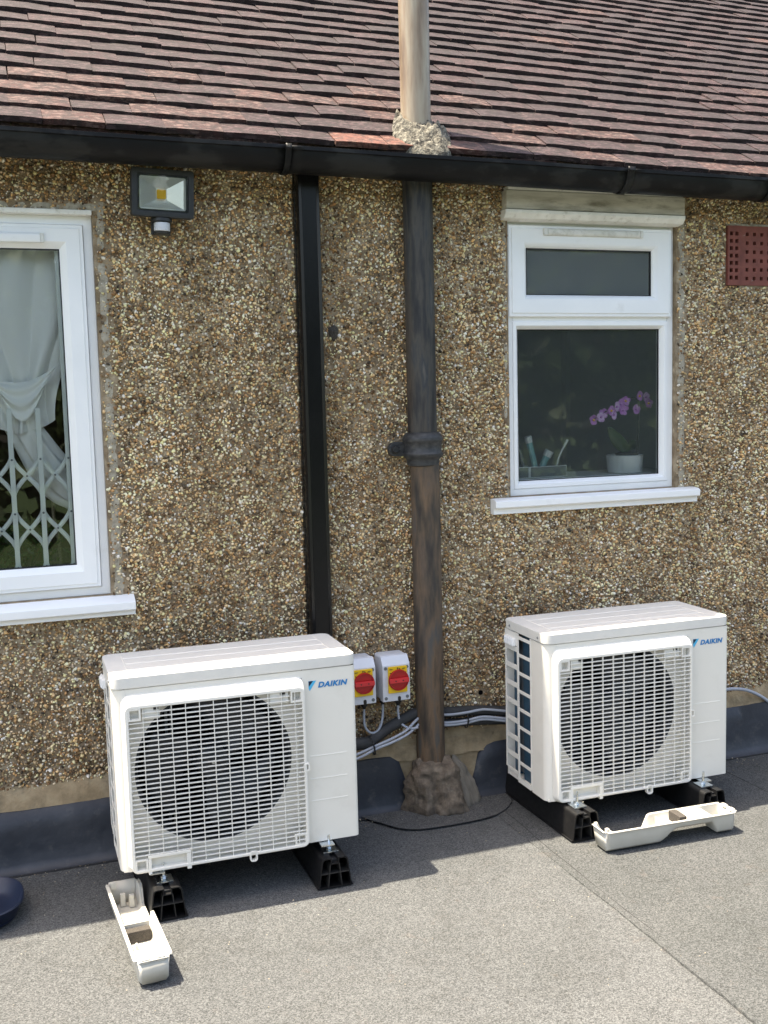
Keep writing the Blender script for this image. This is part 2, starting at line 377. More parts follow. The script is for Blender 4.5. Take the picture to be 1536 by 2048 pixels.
# ------------------------------------------------------------------ mesh helpers
class MB:
    def __init__(s):
        s.v, s.f = [], []
    def add(s, vs, fs):
        o = len(s.v)
        s.v += [tuple(p) for p in vs]
        s.f += [tuple(i + o for i in f) for f in fs]
        return s
    def box(s, x0, x1, y0, y1, z0, z1):
        return s.add([(x0, y0, z0), (x1, y0, z0), (x1, y1, z0), (x0, y1, z0), (x0, y0, z1), (x1, y0, z1), (x1, y1, z1), (x0, y1, z1)],
                     [(3, 2, 1, 0), (4, 5, 6, 7), (0, 1, 5, 4), (1, 2, 6, 5), (2, 3, 7, 6), (3, 0, 4, 7)])
    def prism(s, poly, axis, a0, a1):
        n = len(poly)
        def p(q, a):
            return {'x': (a, q[0], q[1]), 'y': (q[0], a, q[1]), 'z': (q[0], q[1], a)}[axis]
        vs = [p(q, a0) for q in poly] + [p(q, a1) for q in poly]
        fs = [(i, (i + 1) % n, n + (i + 1) % n, n + i) for i in range(n)] + [tuple(range(n - 1, -1, -1)), tuple(range(n, 2 * n))]
        return s.add(vs, fs)
    def ring_prism(s, outer, inner, axis, a0, a1):
        # an extruded outline with wall thickness (outer and inner have equal counts)
        n = len(outer)
        def p(q, a):
            return {'x': (a, q[0], q[1]), 'y': (q[0], a, q[1]), 'z': (q[0], q[1], a)}[axis]
        vs = [p(q, a) for a in (a0, a1) for ring in (outer, inner) for q in ring]
        fs = []
        for i in range(n):
            j = (i + 1) % n
            fs += [(i, j, 2 * n + j, 2 * n + i), (n + j, n + i, 3 * n + i, 3 * n + j), (j, i, n + i, n + j), (2 * n + i, 2 * n + j, 3 * n + j, 3 * n + i)]
        return s.add(vs, fs)
    def lathe(s, prof, c, n=32, axis='z'):
        vs, fs = [], []
        for r, h in prof:
            for k in range(n):
                a = 2 * math.pi * k / n
                d = (r * math.cos(a), r * math.sin(a))
                q = {'z': (d[0], d[1], h), 'y': (d[0], h, d[1]), 'x': (h, d[0], d[1])}[axis]
                vs.append((c[0] + q[0], c[1] + q[1], c[2] + q[2]))
        for i in range(len(prof) - 1):
            for k in range(n):
                a, b = i * n + k, i * n + (k + 1) % n
                fs.append((a, b, b + n, a + n))
        fs.append(tuple(range(n - 1, -1, -1)))
        fs.append(tuple(range((len(prof) - 1) * n, len(prof) * n)))
        return s.add(vs, fs)
    def tube(s, pts, r, n=10):
        pts = [Vector(p) for p in pts]
        rs = r if isinstance(r, (list, tuple)) else [r] * len(pts)
        vs, fs = [], []
        prev = None
        for i, p in enumerate(pts):
            t = (pts[min(i + 1, len(pts) - 1)] - pts[max(i - 1, 0)]).normalized()
            if prev is None:
                a = Vector((0, 0, 1)) if abs(t.z) < 0.9 else Vector((1, 0, 0))
                u = t.cross(a).normalized()
            else:
                u = (prev - t * prev.dot(t)).normalized()
            prev = u
            w = t.cross(u)
            for k in range(n):
                a = 2 * math.pi * k / n
                vs.append(p + (u * math.cos(a) + w * math.sin(a)) * rs[i])
        for i in range(len(pts) - 1):
            for k in range(n):
                a, b = i * n + k, i * n + (k + 1) % n
                fs.append((a, b, b + n, a + n))
        fs.append(tuple(range(n - 1, -1, -1)))
        fs.append(tuple(range((len(pts) - 1) * n, len(pts) * n)))
        return s.add(vs, fs)
    def rings(s, x0, x1, z0, z1, prof):
        # mitred rectangular frame: prof = [(inset, y), ...]
        vs, fs = [], []
        for d, y in prof:
            vs += [(x0 + d, y, z0 + d), (x1 - d, y, z0 + d), (x1 - d, y, z1 - d), (x0 + d, y, z1 - d)]
        for i in range(len(prof) - 1):
            for k in range(4):
                a, b = i * 4 + k, i * 4 + (k + 1) % 4
                fs.append((a, b, b + 4, a + 4))
        return s.add(vs, fs)
    def sheet(s, grid):
        # grid[i][j] of points
        ni, nj = len(grid), len(grid[0])
        vs = [p for row in grid for p in row]
        fs = [(i * nj + j, i * nj + j + 1, (i + 1) * nj + j + 1, (i + 1) * nj + j) for i in range(ni - 1) for j in range(nj - 1)]
        return s.add(vs, fs)
    def mesh(s, name, mat, bevel=0.0, segs=2, smooth=True, angle=38):
        me = bpy.data.meshes.new(name)
        me.from_pydata(s.v, [], s.f)
        bm = bmesh.new()
        bm.from_mesh(me)
        bmesh.ops.recalc_face_normals(bm, faces=bm.faces)
        if bevel > 0:
            es = [e for e in bm.edges if len(e.link_faces) == 2 and e.calc_face_angle(0) > R(28)]
            bmesh.ops.bevel(bm, geom=es, offset=bevel, segments=segs, profile=0.5, affect='EDGES', clamp_overlap=True)
        bm.to_mesh(me)
        bm.free()
        if smooth:
            me.polygons.foreach_set("use_smooth", [True] * len(me.polygons))
            me.set_sharp_from_angle(angle=R(angle))
        me.materials.append(M[mat] if isinstance(mat, str) else mat)
        return me
    def build(s, name, mat, parent=None, wn=False, **kw):
        o = link(name, s.mesh(name, mat, **kw), parent)
        if wn or kw.get('bevel', 0) > 0:
            md = o.modifiers.new("normals", 'WEIGHTED_NORMAL')
            md.keep_sharp = True
        return o

def link(name, me, parent=None, loc=None, rot=None):
    o = bpy.data.objects.new(name, me)
    C.objects.link(o)
    if parent is not None:
        o.parent = parent
    if loc is not None:
        o.location = loc
    if rot is not None:
        o.rotation_euler = rot
    return o

def tag(o, label=None, cat=None, group=None, kind=None):
    if label: o['label'] = label
    if cat: o['category'] = cat
    if group: o['group'] = group
    if kind: o['kind'] = kind
    return o

def thing(name, label, cat, loc=(0, 0, 0), rot=(0, 0, 0), group=None):
    return tag(link(name, None, None, loc, rot), label, cat, group)

def copy_tree(o, parent=None):
    c = o.copy()
    C.objects.link(c)
    if parent is not None:
        c.parent = parent
    for ch in list(o.children):
        copy_tree(ch, c)
    return c

def solidify(o, t, offset=-1):
    md = o.modifiers.new("thickness", 'SOLIDIFY')
    md.thickness = t
    md.offset = offset
    return o

def smooth_path(pts, n=8):
    # Catmull-Rom through the points
    P = [Vector(p) for p in pts]
    P = [P[0] * 2 - P[1]] + P + [P[-1] * 2 - P[-2]]
    out = []
    for i in range(1, len(P) - 2):
        for k in range(n):
            t = k / n
            a, b, c, d = P[i - 1], P[i], P[i + 1], P[i + 2]
            out.append(0.5 * ((2 * b) + (c - a) * t + (2 * a - 5 * b + 4 * c - d) * t * t + (3 * b - a - 3 * c + d) * t ** 3))
    out.append(P[-2])
    return out

def rrect(x0, x1, z0, z1, r, n=5):
    pts = []
    for cx, cz, a0 in ((x1 - r, z1 - r, 0), (x0 + r, z1 - r, 90), (x0 + r, z0 + r, 180), (x1 - r, z0 + r, 270)):
        for k in range(n + 1):
            a = R(a0 + 90 * k / n)
            pts.append((cx + r * math.cos(a), cz + r * math.sin(a)))
    return pts

def plate_with_hole(mb, x0, x1, z0, z1, cx, cz, r, y, n=64):
    angs = [2 * math.pi * k / n for k in range(n)]
    angs += [math.atan2(z - cz, x - cx) % (2 * math.pi) for x in (x0, x1) for z in (z0, z1)]
    angs = sorted(set(angs))
    vs, fs = [], []
    for a in angs:
        c, s_ = math.cos(a), math.sin(a)
        t = min(((x1 - cx) / c if c > 1e-9 else (x0 - cx) / c if c < -1e-9 else 1e9),
                ((z1 - cz) / s_ if s_ > 1e-9 else (z0 - cz) / s_ if s_ < -1e-9 else 1e9))
        vs += [(cx + r * c, y, cz + r * s_), (cx + t * c, y, cz + t * s_)]
    k = len(angs)
    fs = [(2 * i, 2 * ((i + 1) % k), 2 * ((i + 1) % k) + 1, 2 * i + 1) for i in range(k)]
    return mb.add(vs, fs)

# value noise for lumpy shapes
_perm = np.random.default_rng(3).random((64, 64, 64))
def vnoise(x, y, z):
    xi, yi, zi = math.floor(x), math.floor(y), math.floor(z)
    fx, fy, fz = x - xi, y - yi, z - zi
    fx, fy, fz = fx * fx * (3 - 2 * fx), fy * fy * (3 - 2 * fy), fz * fz * (3 - 2 * fz)
    r = 0
    for a in (0, 1):
        for b in (0, 1):
            for c in (0, 1):
                r += _perm[(xi + a) % 64, (yi + b) % 64, (zi + c) % 64] * (fx if a else 1 - fx) * (fy if b else 1 - fy) * (fz if c else 1 - fz)
    return r - 0.5
def fbm(x, y, z, o=4):
    r, a = 0, 1
    for _ in range(o):
        r += a * vnoise(x, y, z)
        x, y, z, a = x * 2.03 + 5.1, y * 2.03 + 1.7, z * 2.03 + 9.2, a * 0.5
    return r

# ------------------------------------------------------------------ ground: felted flat roof
FELT_FRONT = -6.5
ground = MB().box(-7, 9, FELT_FRONT, 0.3, -0.25, -0.006).build('flat_roof_ground', 'felt2')
tag(ground, kind='structure')
def felt_sheet(x0, x1, z, mat, wob):
    n = 90
    rows = []
    ys = [FELT_FRONT + (0.02 - FELT_FRONT) * (i / n) ** 0.6 for i in range(n + 1)]
    top = []
    for y in ys:
        w0 = fbm(y * 3.1, wob, 0) * 0.010
        w1 = fbm(y * 3.1, wob + 7, 0) * 0.010
        xa, xb = x0 + w0, x1 + w1
        k = 14
        row = []
        for j in range(k + 1):
            x = xa + (xb - xa) * j / k
            row.append((x, y, z + 0.0035 * fbm(x * 2.2, y * 2.2, wob, 2)))
        e = 0.004
        row = [(xa - 0.001, y, z - e)] + row + [(xb + 0.001, y, z - e)]
        top.append(row)
    mb = MB().sheet(top)
    return mb.build('felt_sheet', mat, ground)
felt_sheet(2.455, 6.5, 0.000, 'felt2', 3.0)
felt_sheet(1.515, 2.472, 0.005, 'felt2', 11.0)
felt_sheet(-6.5, 1.545, 0.001, 'felt', 21.0)

garden = MB().box(-80, 80, -90, 60, -3.2, -2.9)
gm = surf('lawn_green', [(0.3, (0.03, 0.06, 0.012)), (0.7, (0.06, 0.10, 0.025))], 3, 0.9, bstr=0.6, bscale=40)
tag(garden.build('garden_ground', gm), kind='structure')

# ------------------------------------------------------------------ house
house = thing('house', 'pebbledashed house with dark plain-tiled roof above white windows', 'house')

WY = -0.02                                       # face of the dash coat
L_WIN = (-0.55, 0.307, 0.827, 1.980)
R_WIN = (1.688, 2.373, 1.056, 2.0195)
AIR = (2.59, 2.815, 1.80, 2.018)
XW0, XW1, ZW1 = -1.3, 4.6, 2.19
def wall_mesh():
    mb = MB()
    xs = sorted({XW0, XW1, L_WIN[0], L_WIN[1], R_WIN[0], R_WIN[1], AIR[0], AIR[1]})
    zs = sorted({-0.2, ZW1, L_WIN[2], L_WIN[3], R_WIN[2], R_WIN[3], AIR[2], AIR[3]})
    holes = [L_WIN, R_WIN, AIR]
    for i in range(len(xs) - 1):
        for j in range(len(zs) - 1):
            cx, cz = (xs[i] + xs[i + 1]) / 2, (zs[j] + zs[j + 1]) / 2
            if any(h[0] < cx < h[1] and h[2] < cz < h[3] for h in holes):
                continue
            mb.add([(xs[i], WY, zs[j]), (xs[i + 1], WY, zs[j]), (xs[i + 1], WY, zs[j + 1]), (xs[i], WY, zs[j + 1])], [(0, 1, 2, 3)])
    for x0, x1, z0, z1 in holes:                 # reveals
        for a, b in (((x0, z0), (x1, z0)), ((x1, z0), (x1, z1)), ((x1, z1), (x0, z1)), ((x0, z1), (x0, z0))):
            mb.add([(a[0], WY, a[1]), (b[0], WY, b[1]), (b[0], 0.09, b[1]), (a[0], 0.09, a[1])], [(3, 2, 1, 0)])
    return mb
wall = wall_mesh().build('wall', 'render', house, smooth=False)

# pebbles thrown into the render: one mass of small real stones
def pebbles():
    cell = 0.0067
    x0, x1, z0, z1 = -0.36, 3.12, 0.21, 2.17
    nx, nz = int((x1 - x0) / cell), int((z1 - z0) / cell)
    gx, gz = np.meshgrid(np.arange(nx), np.arange(nz), indexing='ij')
    px = x0 + (gx.ravel() + rng.random(nx * nz) * 1.3) * cell
    pz = z0 + (gz.ravel() + rng.random(nx * nz) * 1.3) * cell
    # low frequency variation of cover
    ph = rng.random(12) * 6.28
    lf = sum(np.sin(px * a + pz * b + p) for a, b, p in zip(rng.normal(0, 7, 12), rng.normal(0, 7, 12), ph)) / 5
    keep = rng.random(len(px)) < np.clip(0.84 + 0.17 * lf, 0.35, 0.97)
    def rect(x_0, x_1, z_0, z_1):
        return (px > x_0) & (px < x_1) & (pz > z_0) & (pz < z_1)
    for (a, b, c, d) in (L_WIN, R_WIN, AIR):
        keep &= ~rect(a - 0.004, b + 0.004, c - 0.004, d + 0.004)
    wob = 0.008 * np.sin(pz * 31) + 0.006 * np.sin(pz * 73 + 1)
    few = rng.random(len(px)) < 0.30
    for m_ in (rect(0.30, 0.358, 0.74, 2.04) & (px < 0.350 + wob), rect(-0.6, 0.35, 1.975, 2.03) & (pz < 2.02 + wob),
               rect(1.655, 1.69, 1.0, 2.12) & (px > 1.672 + wob), rect(2.37, 2.43, 1.0, 2.12) & (px < 2.415 + wob)):
        keep &= ~(m_ & ~few)
    keep &= ~(pz < 0.235 + 0.012 * np.sin(px * 19) + 0.010 * np.sin(px * 47 + 2))
    keep &= ~rect(-0.6, 0.378, 0.772, 0.825)
    keep &= ~rect(1.605, 2.455, 1.005, 1.06)
    keep &= ~((px - 1.56) ** 2 + (pz - 0.366) ** 2 < 0.011 ** 2)
    keep &= ~(((px - 1.572) ** 2 + (pz - 0.356) ** 2 < 0.03 ** 2) & ~few)
    px, pz = px[keep], pz[keep]
    n = len(px)
    a = 0.0029 + 0.0044 * rng.random(n) ** 2.1
    b = a * (0.5 + 0.4 * rng.random(n))
    h = b * (0.8 + 1.0 * rng.random(n))
    th = rng.random(n) * np.pi
    tx, tz = rng.normal(0, 0.45, n), rng.normal(0, 0.45, n)
    k = 6
    ang = np.arange(k) * 2 * np.pi / k
    dome = [(0, 0, 1.0)] + [(0.68 * math.cos(t), 0.68 * math.sin(t), 0.72) for t in ang] + [(math.cos(t + .4), math.sin(t + .4), -0.1) for t in ang]
    dome = np.array(dome)
    jit = 1 + rng.normal(0, 0.13, (n, len(dome), 3))
    loc = dome[None] * jit * np.stack([a, b, h], 1)[:, None, :]
    c, s_ = np.cos(th)[:, None], np.sin(th)[:, None]
    X = loc[..., 0] * c - loc[..., 1] * s_
    Z = loc[..., 0] * s_ + loc[..., 1] * c
    Y = -loc[..., 2] + X * tx[:, None] * 0.6 + Z * tz[:, None] * 0.6
    V = np.stack([X + px[:, None], Y + WY - 0.0012 + rng.normal(0, 0.0012, n)[:, None], Z + pz[:, None]], -1).reshape(-1, 3)
    f = []
    for i in range(k):
        j = (i + 1) % k
        f += [(0, 1 + i, 1 + j), (1 + i, 1 + k + i, 1 + k + j), (1 + i, 1 + k + j, 1 + j)]
    f = np.array(f)[:, ::-1]
    nv = len(dome)
    F = (f[None] + (np.arange(n) * nv)[:, None, None]).reshape(-1, 3)
    me = bpy.data.meshes.new('pebbledash')
    me.vertices.add(len(V)); me.vertices.foreach_set('co', V.astype(np.float32).ravel())
    me.loops.add(F.size); me.loops.foreach_set('vertex_index', F.astype(np.int32).ravel())
    me.polygons.add(len(F))
    me.polygons.foreach_set('loop_start', np.arange(0, F.size, 3, dtype=np.int32))
    me.polygons.foreach_set('use_smooth', np.ones(len(F), dtype=bool))
    pal = np.array([(.70, .60, .43), (.58, .46, .30), (.42, .30, .17), (.27, .175, .095), (.14, .09, .05), (.33, .30, .26), (.50, .45, .38),
                    (.80, .75, .64), (.38, .28, .16), (.06, .05, .04), (.28, .18, .11)])
    pr = np.array([.18, .15, .12, .12, .12, .07, .08, .14, .05, .07, .02]); pr = pr / pr.sum()
    ci = rng.choice(len(pal), n, p=pr)
    col = np.clip(pal[ci] * np.array([1.07, 0.985, 0.88]) * (0.6 + 1.7 * rng.random((n, 1))), 0, 0.92)
    rgba = np.ones((n, nv, 4), np.float32); rgba[..., :3] = col[:, None, :]
    at = me.color_attributes.new('Col', 'FLOAT_COLOR', 'POINT')
    at.data.foreach_set('color', rgba.ravel())
    me.update(calc_edges=True); me.validate()
    me.materials.append(M['pebble'])
    return me
tag(link('pebbledash', pebbles(), wall), kind='stuff')

# smooth mortar margins beside the windows
def margin(x0, x1, z0, z1, seed, bulge=0.004):
    ni = max(3, int((x1 - x0) / 0.012)); nj = max(3, int((z1 - z0) / 0.012))
    g = []
    for i in range(ni + 1):
        row = []
        for j in range(nj + 1):
            u, v = i / ni, j / nj
            x, z = x0 + (x1 - x0) * u, z0 + (z1 - z0) * v
            e = min(u, 1 - u) * (x1 - x0); e2 = min(v, 1 - v) * (z1 - z0)
            d = min(1, min(e, e2) / 0.008)
            wx = 0.006 * fbm(z * 22, seed, 1) if x1 - x0 < z1 - z0 else 0
            row.append((x + wx * (1 if i in (0, ni) else 0.6), WY + 0.003 - (bulge + 0.005 * fbm(x * 40, z * 40, seed)) * d, z))
        g.append(row)
    return MB().sheet(g).build('mortar_margin', 'margin', wall)
margin(0.309, 0.352, 0.80, 2.03, 1)
margin(-0.6, 0.352, 1.984, 2.022, 2)
margin(1.664, 1.686, 1.02, 2.09, 3)
margin(2.376, 2.418, 1.02, 2.09, 4)

# tan mortar strip along the foot of the dash
def foot_strip():
    g = []
    for i in range(421):
        x = -1.25 + 5.8 * i / 420
        row = []
        for k, (z, y) in enumerate(((0.262, WY + 0.002), (0.246, -0.026), (0.225, -0.038), (0.20, -0.046), (0.17, -0.052))):
            w = 0.012 * fbm(x * 6, k * 0.3, 3) + 0.005 * fbm(x * 30, k, 1)
            row.append((x, y - 0.006 * fbm(x * 14, z * 30, 5), z + w))
        g.append(row)
    return MB().sheet(g).build('mortar_fillet', 'mortar', house)
foot_strip()

# bitumen flashing: upstand in pieces, dressed round the soil pipe
def flashing(x0, x1, seed, round_l=False, round_r=False):
    n = max(8, int((x1 - x0) / 0.03)); g = []
    for i in range(n + 1):
        x = x0 + (x1 - x0) * i / n
        drop = 0
        if round_r:
            t = max(0, (x - (x1 - 0.07)) / 0.07); drop = 0.11 * (1 - math.sqrt(max(0, 1 - t * t)))
        if round_l:
            t = max(0, ((x0 + 0.09) - x) / 0.09); drop = max(drop, 0.13 * (1 - math.sqrt(max(0, 1 - t * t))))
        row = []
        for k, (z, y) in enumerate(((0.192, -0.046), (0.19, -0.054), (0.13, -0.060), (0.07, -0.064), (0.03, -0.069), (0.010, -0.080), (0.006, -0.098))):
            zz = z - drop * (1 if k < 2 else 0.75 if k == 2 else 0.35 if k == 3 else 0)
            zz = max(zz, 0.006)
            row.append((x, y - 0.008 * fbm(x * 3, z * 8, seed, 3), zz + (0.006 * fbm(x * 9, 0, seed) if k < 2 else 0)))
        g.append(row)
    o = MB().sheet(g).build('flashing', 'lead', house, angle=70)
    return o
flashing(-1.2, 1.262, 4, round_r=True)
flashing(1.505, 2.43, 8, round_l=True)
flashing(2.42, 4.5, 13)

# ------------------------------------------------------------------ roof
PITCH = R(36.3)
EY, EZ0, SLX = -0.17, 2.193, -0.0135            # eave line: z = EZ0 + SLX*(x-0.6)
roof = link('roof', None, house, (0.6, EY, EZ0), (0, math.atan(-SLX), 0))
TW, TG, TL = 0.1712, 0.1, 0.262
cs, sn = math.cos(PITCH), math.sin(PITCH)
light_block = MB().add([(-2.2, 0.06 * cs, 0.06 * sn - 0.028), (5.6, 0.06 * cs, 0.06 * sn - 0.028), (5.6, 3.2 * cs, 3.2 * sn - 0.028), (-2.2, 3.2 * cs, 3.2 * sn - 0.028)], [(0, 1, 2, 3)])
light_block.add([(-2.2, 3.2 * cs, 3.2 * sn), (5.6, 3.2 * cs, 3.2 * sn), (5.6, 6.4 * cs, 0.0), (-2.2, 6.4 * cs, 0.0)], [(0, 1, 2, 3)])
light_block.build('tile_light_block', 'fascia', roof)  # unseen dark sheet added under the tiles to stop light leaking through

def tile_mesh(seed):
    # local: u across, w up the slope, n out of the slope
    r_ = random.Random(seed)
    th = 0.0165
    nu, nw = 6, 4
    cam_u, cam_w = r_.uniform(0.0008, 0.0028), r_.uniform(0.001, 0.004)
    top, bot = [], []
    hw = TW / 2 - r_.uniform(0.0003, 0.0010)
    for i in range(nu + 1):
        rt, rb = [], []
        for j in range(nw + 1):
            u = -hw + 2 * hw * i / nu
            w = TL * j / nw if j else (0.0012 * fbm(u * 60, seed, 0) + r_.uniform(-0.0006, 0.0006))
            n_ = cam_u * (1 - (u / hw) ** 2) + cam_w * (1 - (2 * j / nw - 1) ** 2) + 0.0008 * fbm(u * 40, w * 40, seed)
            rt.append((u, w, n_)); rb.append((u, w, n_ - th))
        top.append(rt); bot.append(rb)
    mb = MB()
    mb.sheet(top)
    mb.sheet([[p for p in row] for row in bot])
    mb.sheet([[r0[0] for r0 in top], [r0[0] for r0 in bot]])
    mb.sheet([top[0], bot[0]]); mb.sheet([top[-1], bot[-1]])
    me = bpy.data.meshes.new('roof_tile')
    me.from_pydata(mb.v, [], mb.f)
    bm = bmesh.new(); bm.from_mesh(me)
    bmesh.ops.remove_doubles(bm, verts=bm.verts, dist=1e-5)
    bmesh.ops.recalc_face_normals(bm, faces=bm.faces)
    bm.to_mesh(me); bm.free()
    me.polygons.foreach_set("use_smooth", [True] * len(me.polygons)); me.set_sharp_from_angle(angle=R(40))
    return me
variants = {}
for mname in ('tile_dark', 'tile_mid', 'tile_pink', 'tile_new'):
    variants[mname] = []
    for k in range(8):
        me = tile_mesh(k + 1)
        me.materials.append(M[mname]); variants[mname].append(me)
base_rot = Matrix.Rotation(PITCH, 4, 'X')
tilt = math.atan2(0.0165, TG)                    # each course rides on the one below
far_v, far_f, far_tint, far_mat = [], [], [], []
n_single = 0
pipe_x, pipe_y = 1.339 - 0.6, -0.058 - EY
for row in [-1] + list(range(27)):
    off = (0.5 if row % 2 else 0.0) + random.uniform(-0.06, 0.06)
    s_ = max(row, 0) * TG + (0.003 if row < 0 else 0)
    xl = 0.02 + 0.09 * (s_ / 1.0) - 0.25
    xr = 2.60 + 1.55 * (s_ / 1.75) + 0.15
    for k in range(-9, 33):
        u = (k + off) * TW + 0.087 - 0.6 + 0.004 + random.uniform(-0.002, 0.002)
        xw = u + 0.6
        r_ = random.random()
        pink = max(0.02, 0.8 - row * 0.13 - max(0, xw - 0.6) * 0.22)
        mn = 'tile_pink' if r_ < pink else ('tile_mid' if r_ < pink + (0.62 if row < 9 else 0.34) else 'tile_dark')
        if row == 0 and xw > 1.75: mn = 'tile_pink' if r_ < 0.6 else 'tile_mid'
        if row == 0 and 1.1 < xw < 1.43: mn = 'tile_new'
        ds = random.gauss(0, 0.0026) + 0.008 * fbm(xw * 1.7, row * 0.22, 6, 3)
        dn = 0.009 * fbm(xw * 1.2 + 3, max(row, 0) * 0.15, 2, 3) - (0.0175 if row < 0 else 0)
        M_l = Matrix.Translation((u, (s_ + ds) * cs, (s_ + ds) * sn + 0.0)) @ base_rot @ Matrix.Translation((0, 0, 0.017 + dn)) @ \
            Matrix.Rotation(-tilt * 0.9 + random.gauss(0, 0.008), 4, 'X') @ Matrix.Rotation(random.gauss(0, 0.010), 4, 'Y') @ Matrix.Rotation(random.gauss(0, 0.008), 4, 'Z')
        me = variants[mn][random.randrange(8)]
        if row >= 0 and n_single < 300 and xl < xw < xr:
            o = link('roof_tile', me, roof); o.matrix_local = M_l
            n_single += 1
        else:
            co = np.empty(len(me.vertices) * 3); me.vertices.foreach_get('co', co)
            co = np.c_[co.reshape(-1, 3), np.ones(len(me.vertices))] @ np.array(M_l).T
            o_ = sum(len(x) for x in far_v)
            far_v.append(co[:, :3])
            far_f += [tuple(i + o_ for i in p.vertices) for p in me.polygons]
            far_tint += [random.random()] * len(me.vertices)
            far_mat += [{'tile_dark': 0, 'tile_mid': 1, 'tile_pink': 2, 'tile_new': 1}[mn]] * len(me.polygons)
fm = bpy.data.meshes.new('roof_tile_mass')
fm.from_pydata(np.concatenate(far_v).tolist(), [], far_f)
ta = fm.attributes.new('tint', 'FLOAT', 'POINT'); ta.data.foreach_set('value', far_tint)
for mname in ('tile_dark', 'tile_mid', 'tile_pink'): fm.materials.append(M[mname])
fm.polygons.foreach_set('material_index', far_mat)
tag(link('roof_tile_mass', fm, roof), kind='stuff')
MB().box(XW0, XW1, -0.019, 0.10, 2.125, 2.215).build('fascia', 'fascia', house)

# ------------------------------------------------------------------ windows
def window_left():
    w = link('window', None, house)
    w['label'] = 'tall white casement window with net curtain behind'
    x0, x1, z0, z1 = L_WIN
    MB().rings(x0, x1, z0, z1, [(0, 0.07), (0, 0.002), (0.002, 0.0), (0.026, 0.0), (0.027, 0.006), (0.027, 0.05)]).build('frame', 'upvc', w)
    MB().rings(x0 + 0.0285, x1 - 0.0285, z0 + 0.0285, z1 - 0.0285,
               [(0, 0.05), (0, -0.010), (0.0015, -0.0125), (0.0105, -0.0125), (0.012, -0.016), (0.050, -0.016), (0.0525, -0.014), (0.0695, 0.004), (0.0705, 0.03)]).build('sash', 'upvc', w)
    MB().box(x0 + 0.09, x1 - 0.09, 0.014, 0.018, z0 + 0.09, z1 - 0.09).build('pane', 'glass', w, smooth=False)
    MB().rings(x0 + 0.098, x1 - 0.098, z0 + 0.098, z1 - 0.098, [(-0.002, 0.006), (0.003, 0.005), (0.0035, 0.012)]).build('gasket', 'dark', w)
    sill = MB().prism([(-0.062, 0.806), (-0.062, 0.783), (-0.058, 0.779), (-0.045, 0.779), (-0.045, 0.764), (0.0, 0.764), (0.0, 0.8255), (-0.02, 0.8255), (-0.05, 0.812)], 'x', -0.6, 0.374)
    sill.build('sill', 'upvc', w, bevel=0.0015)
    MB().prism([(-0.0165, 1.895), (-0.024, 1.897), (-0.027, 1.903), (-0.027, 1.918), (-0.024, 1.923), (-0.0165, 1.925)], 'x', -0.35, 0.155).build('trickle_vent', 'upvc', w, bevel=0.001)
    MB().box(0.155, 0.166, -0.025, -0.0165, 1.896, 1.924).build('vent_cap', 'upvc_dirty', w, bevel=0.002)
    MB().box(x0, x1 - 0.001, -0.03, 0.004, 1.979, 1.994).build('head_trim', 'cream', w, bevel=0.003)
    return w
window_left()

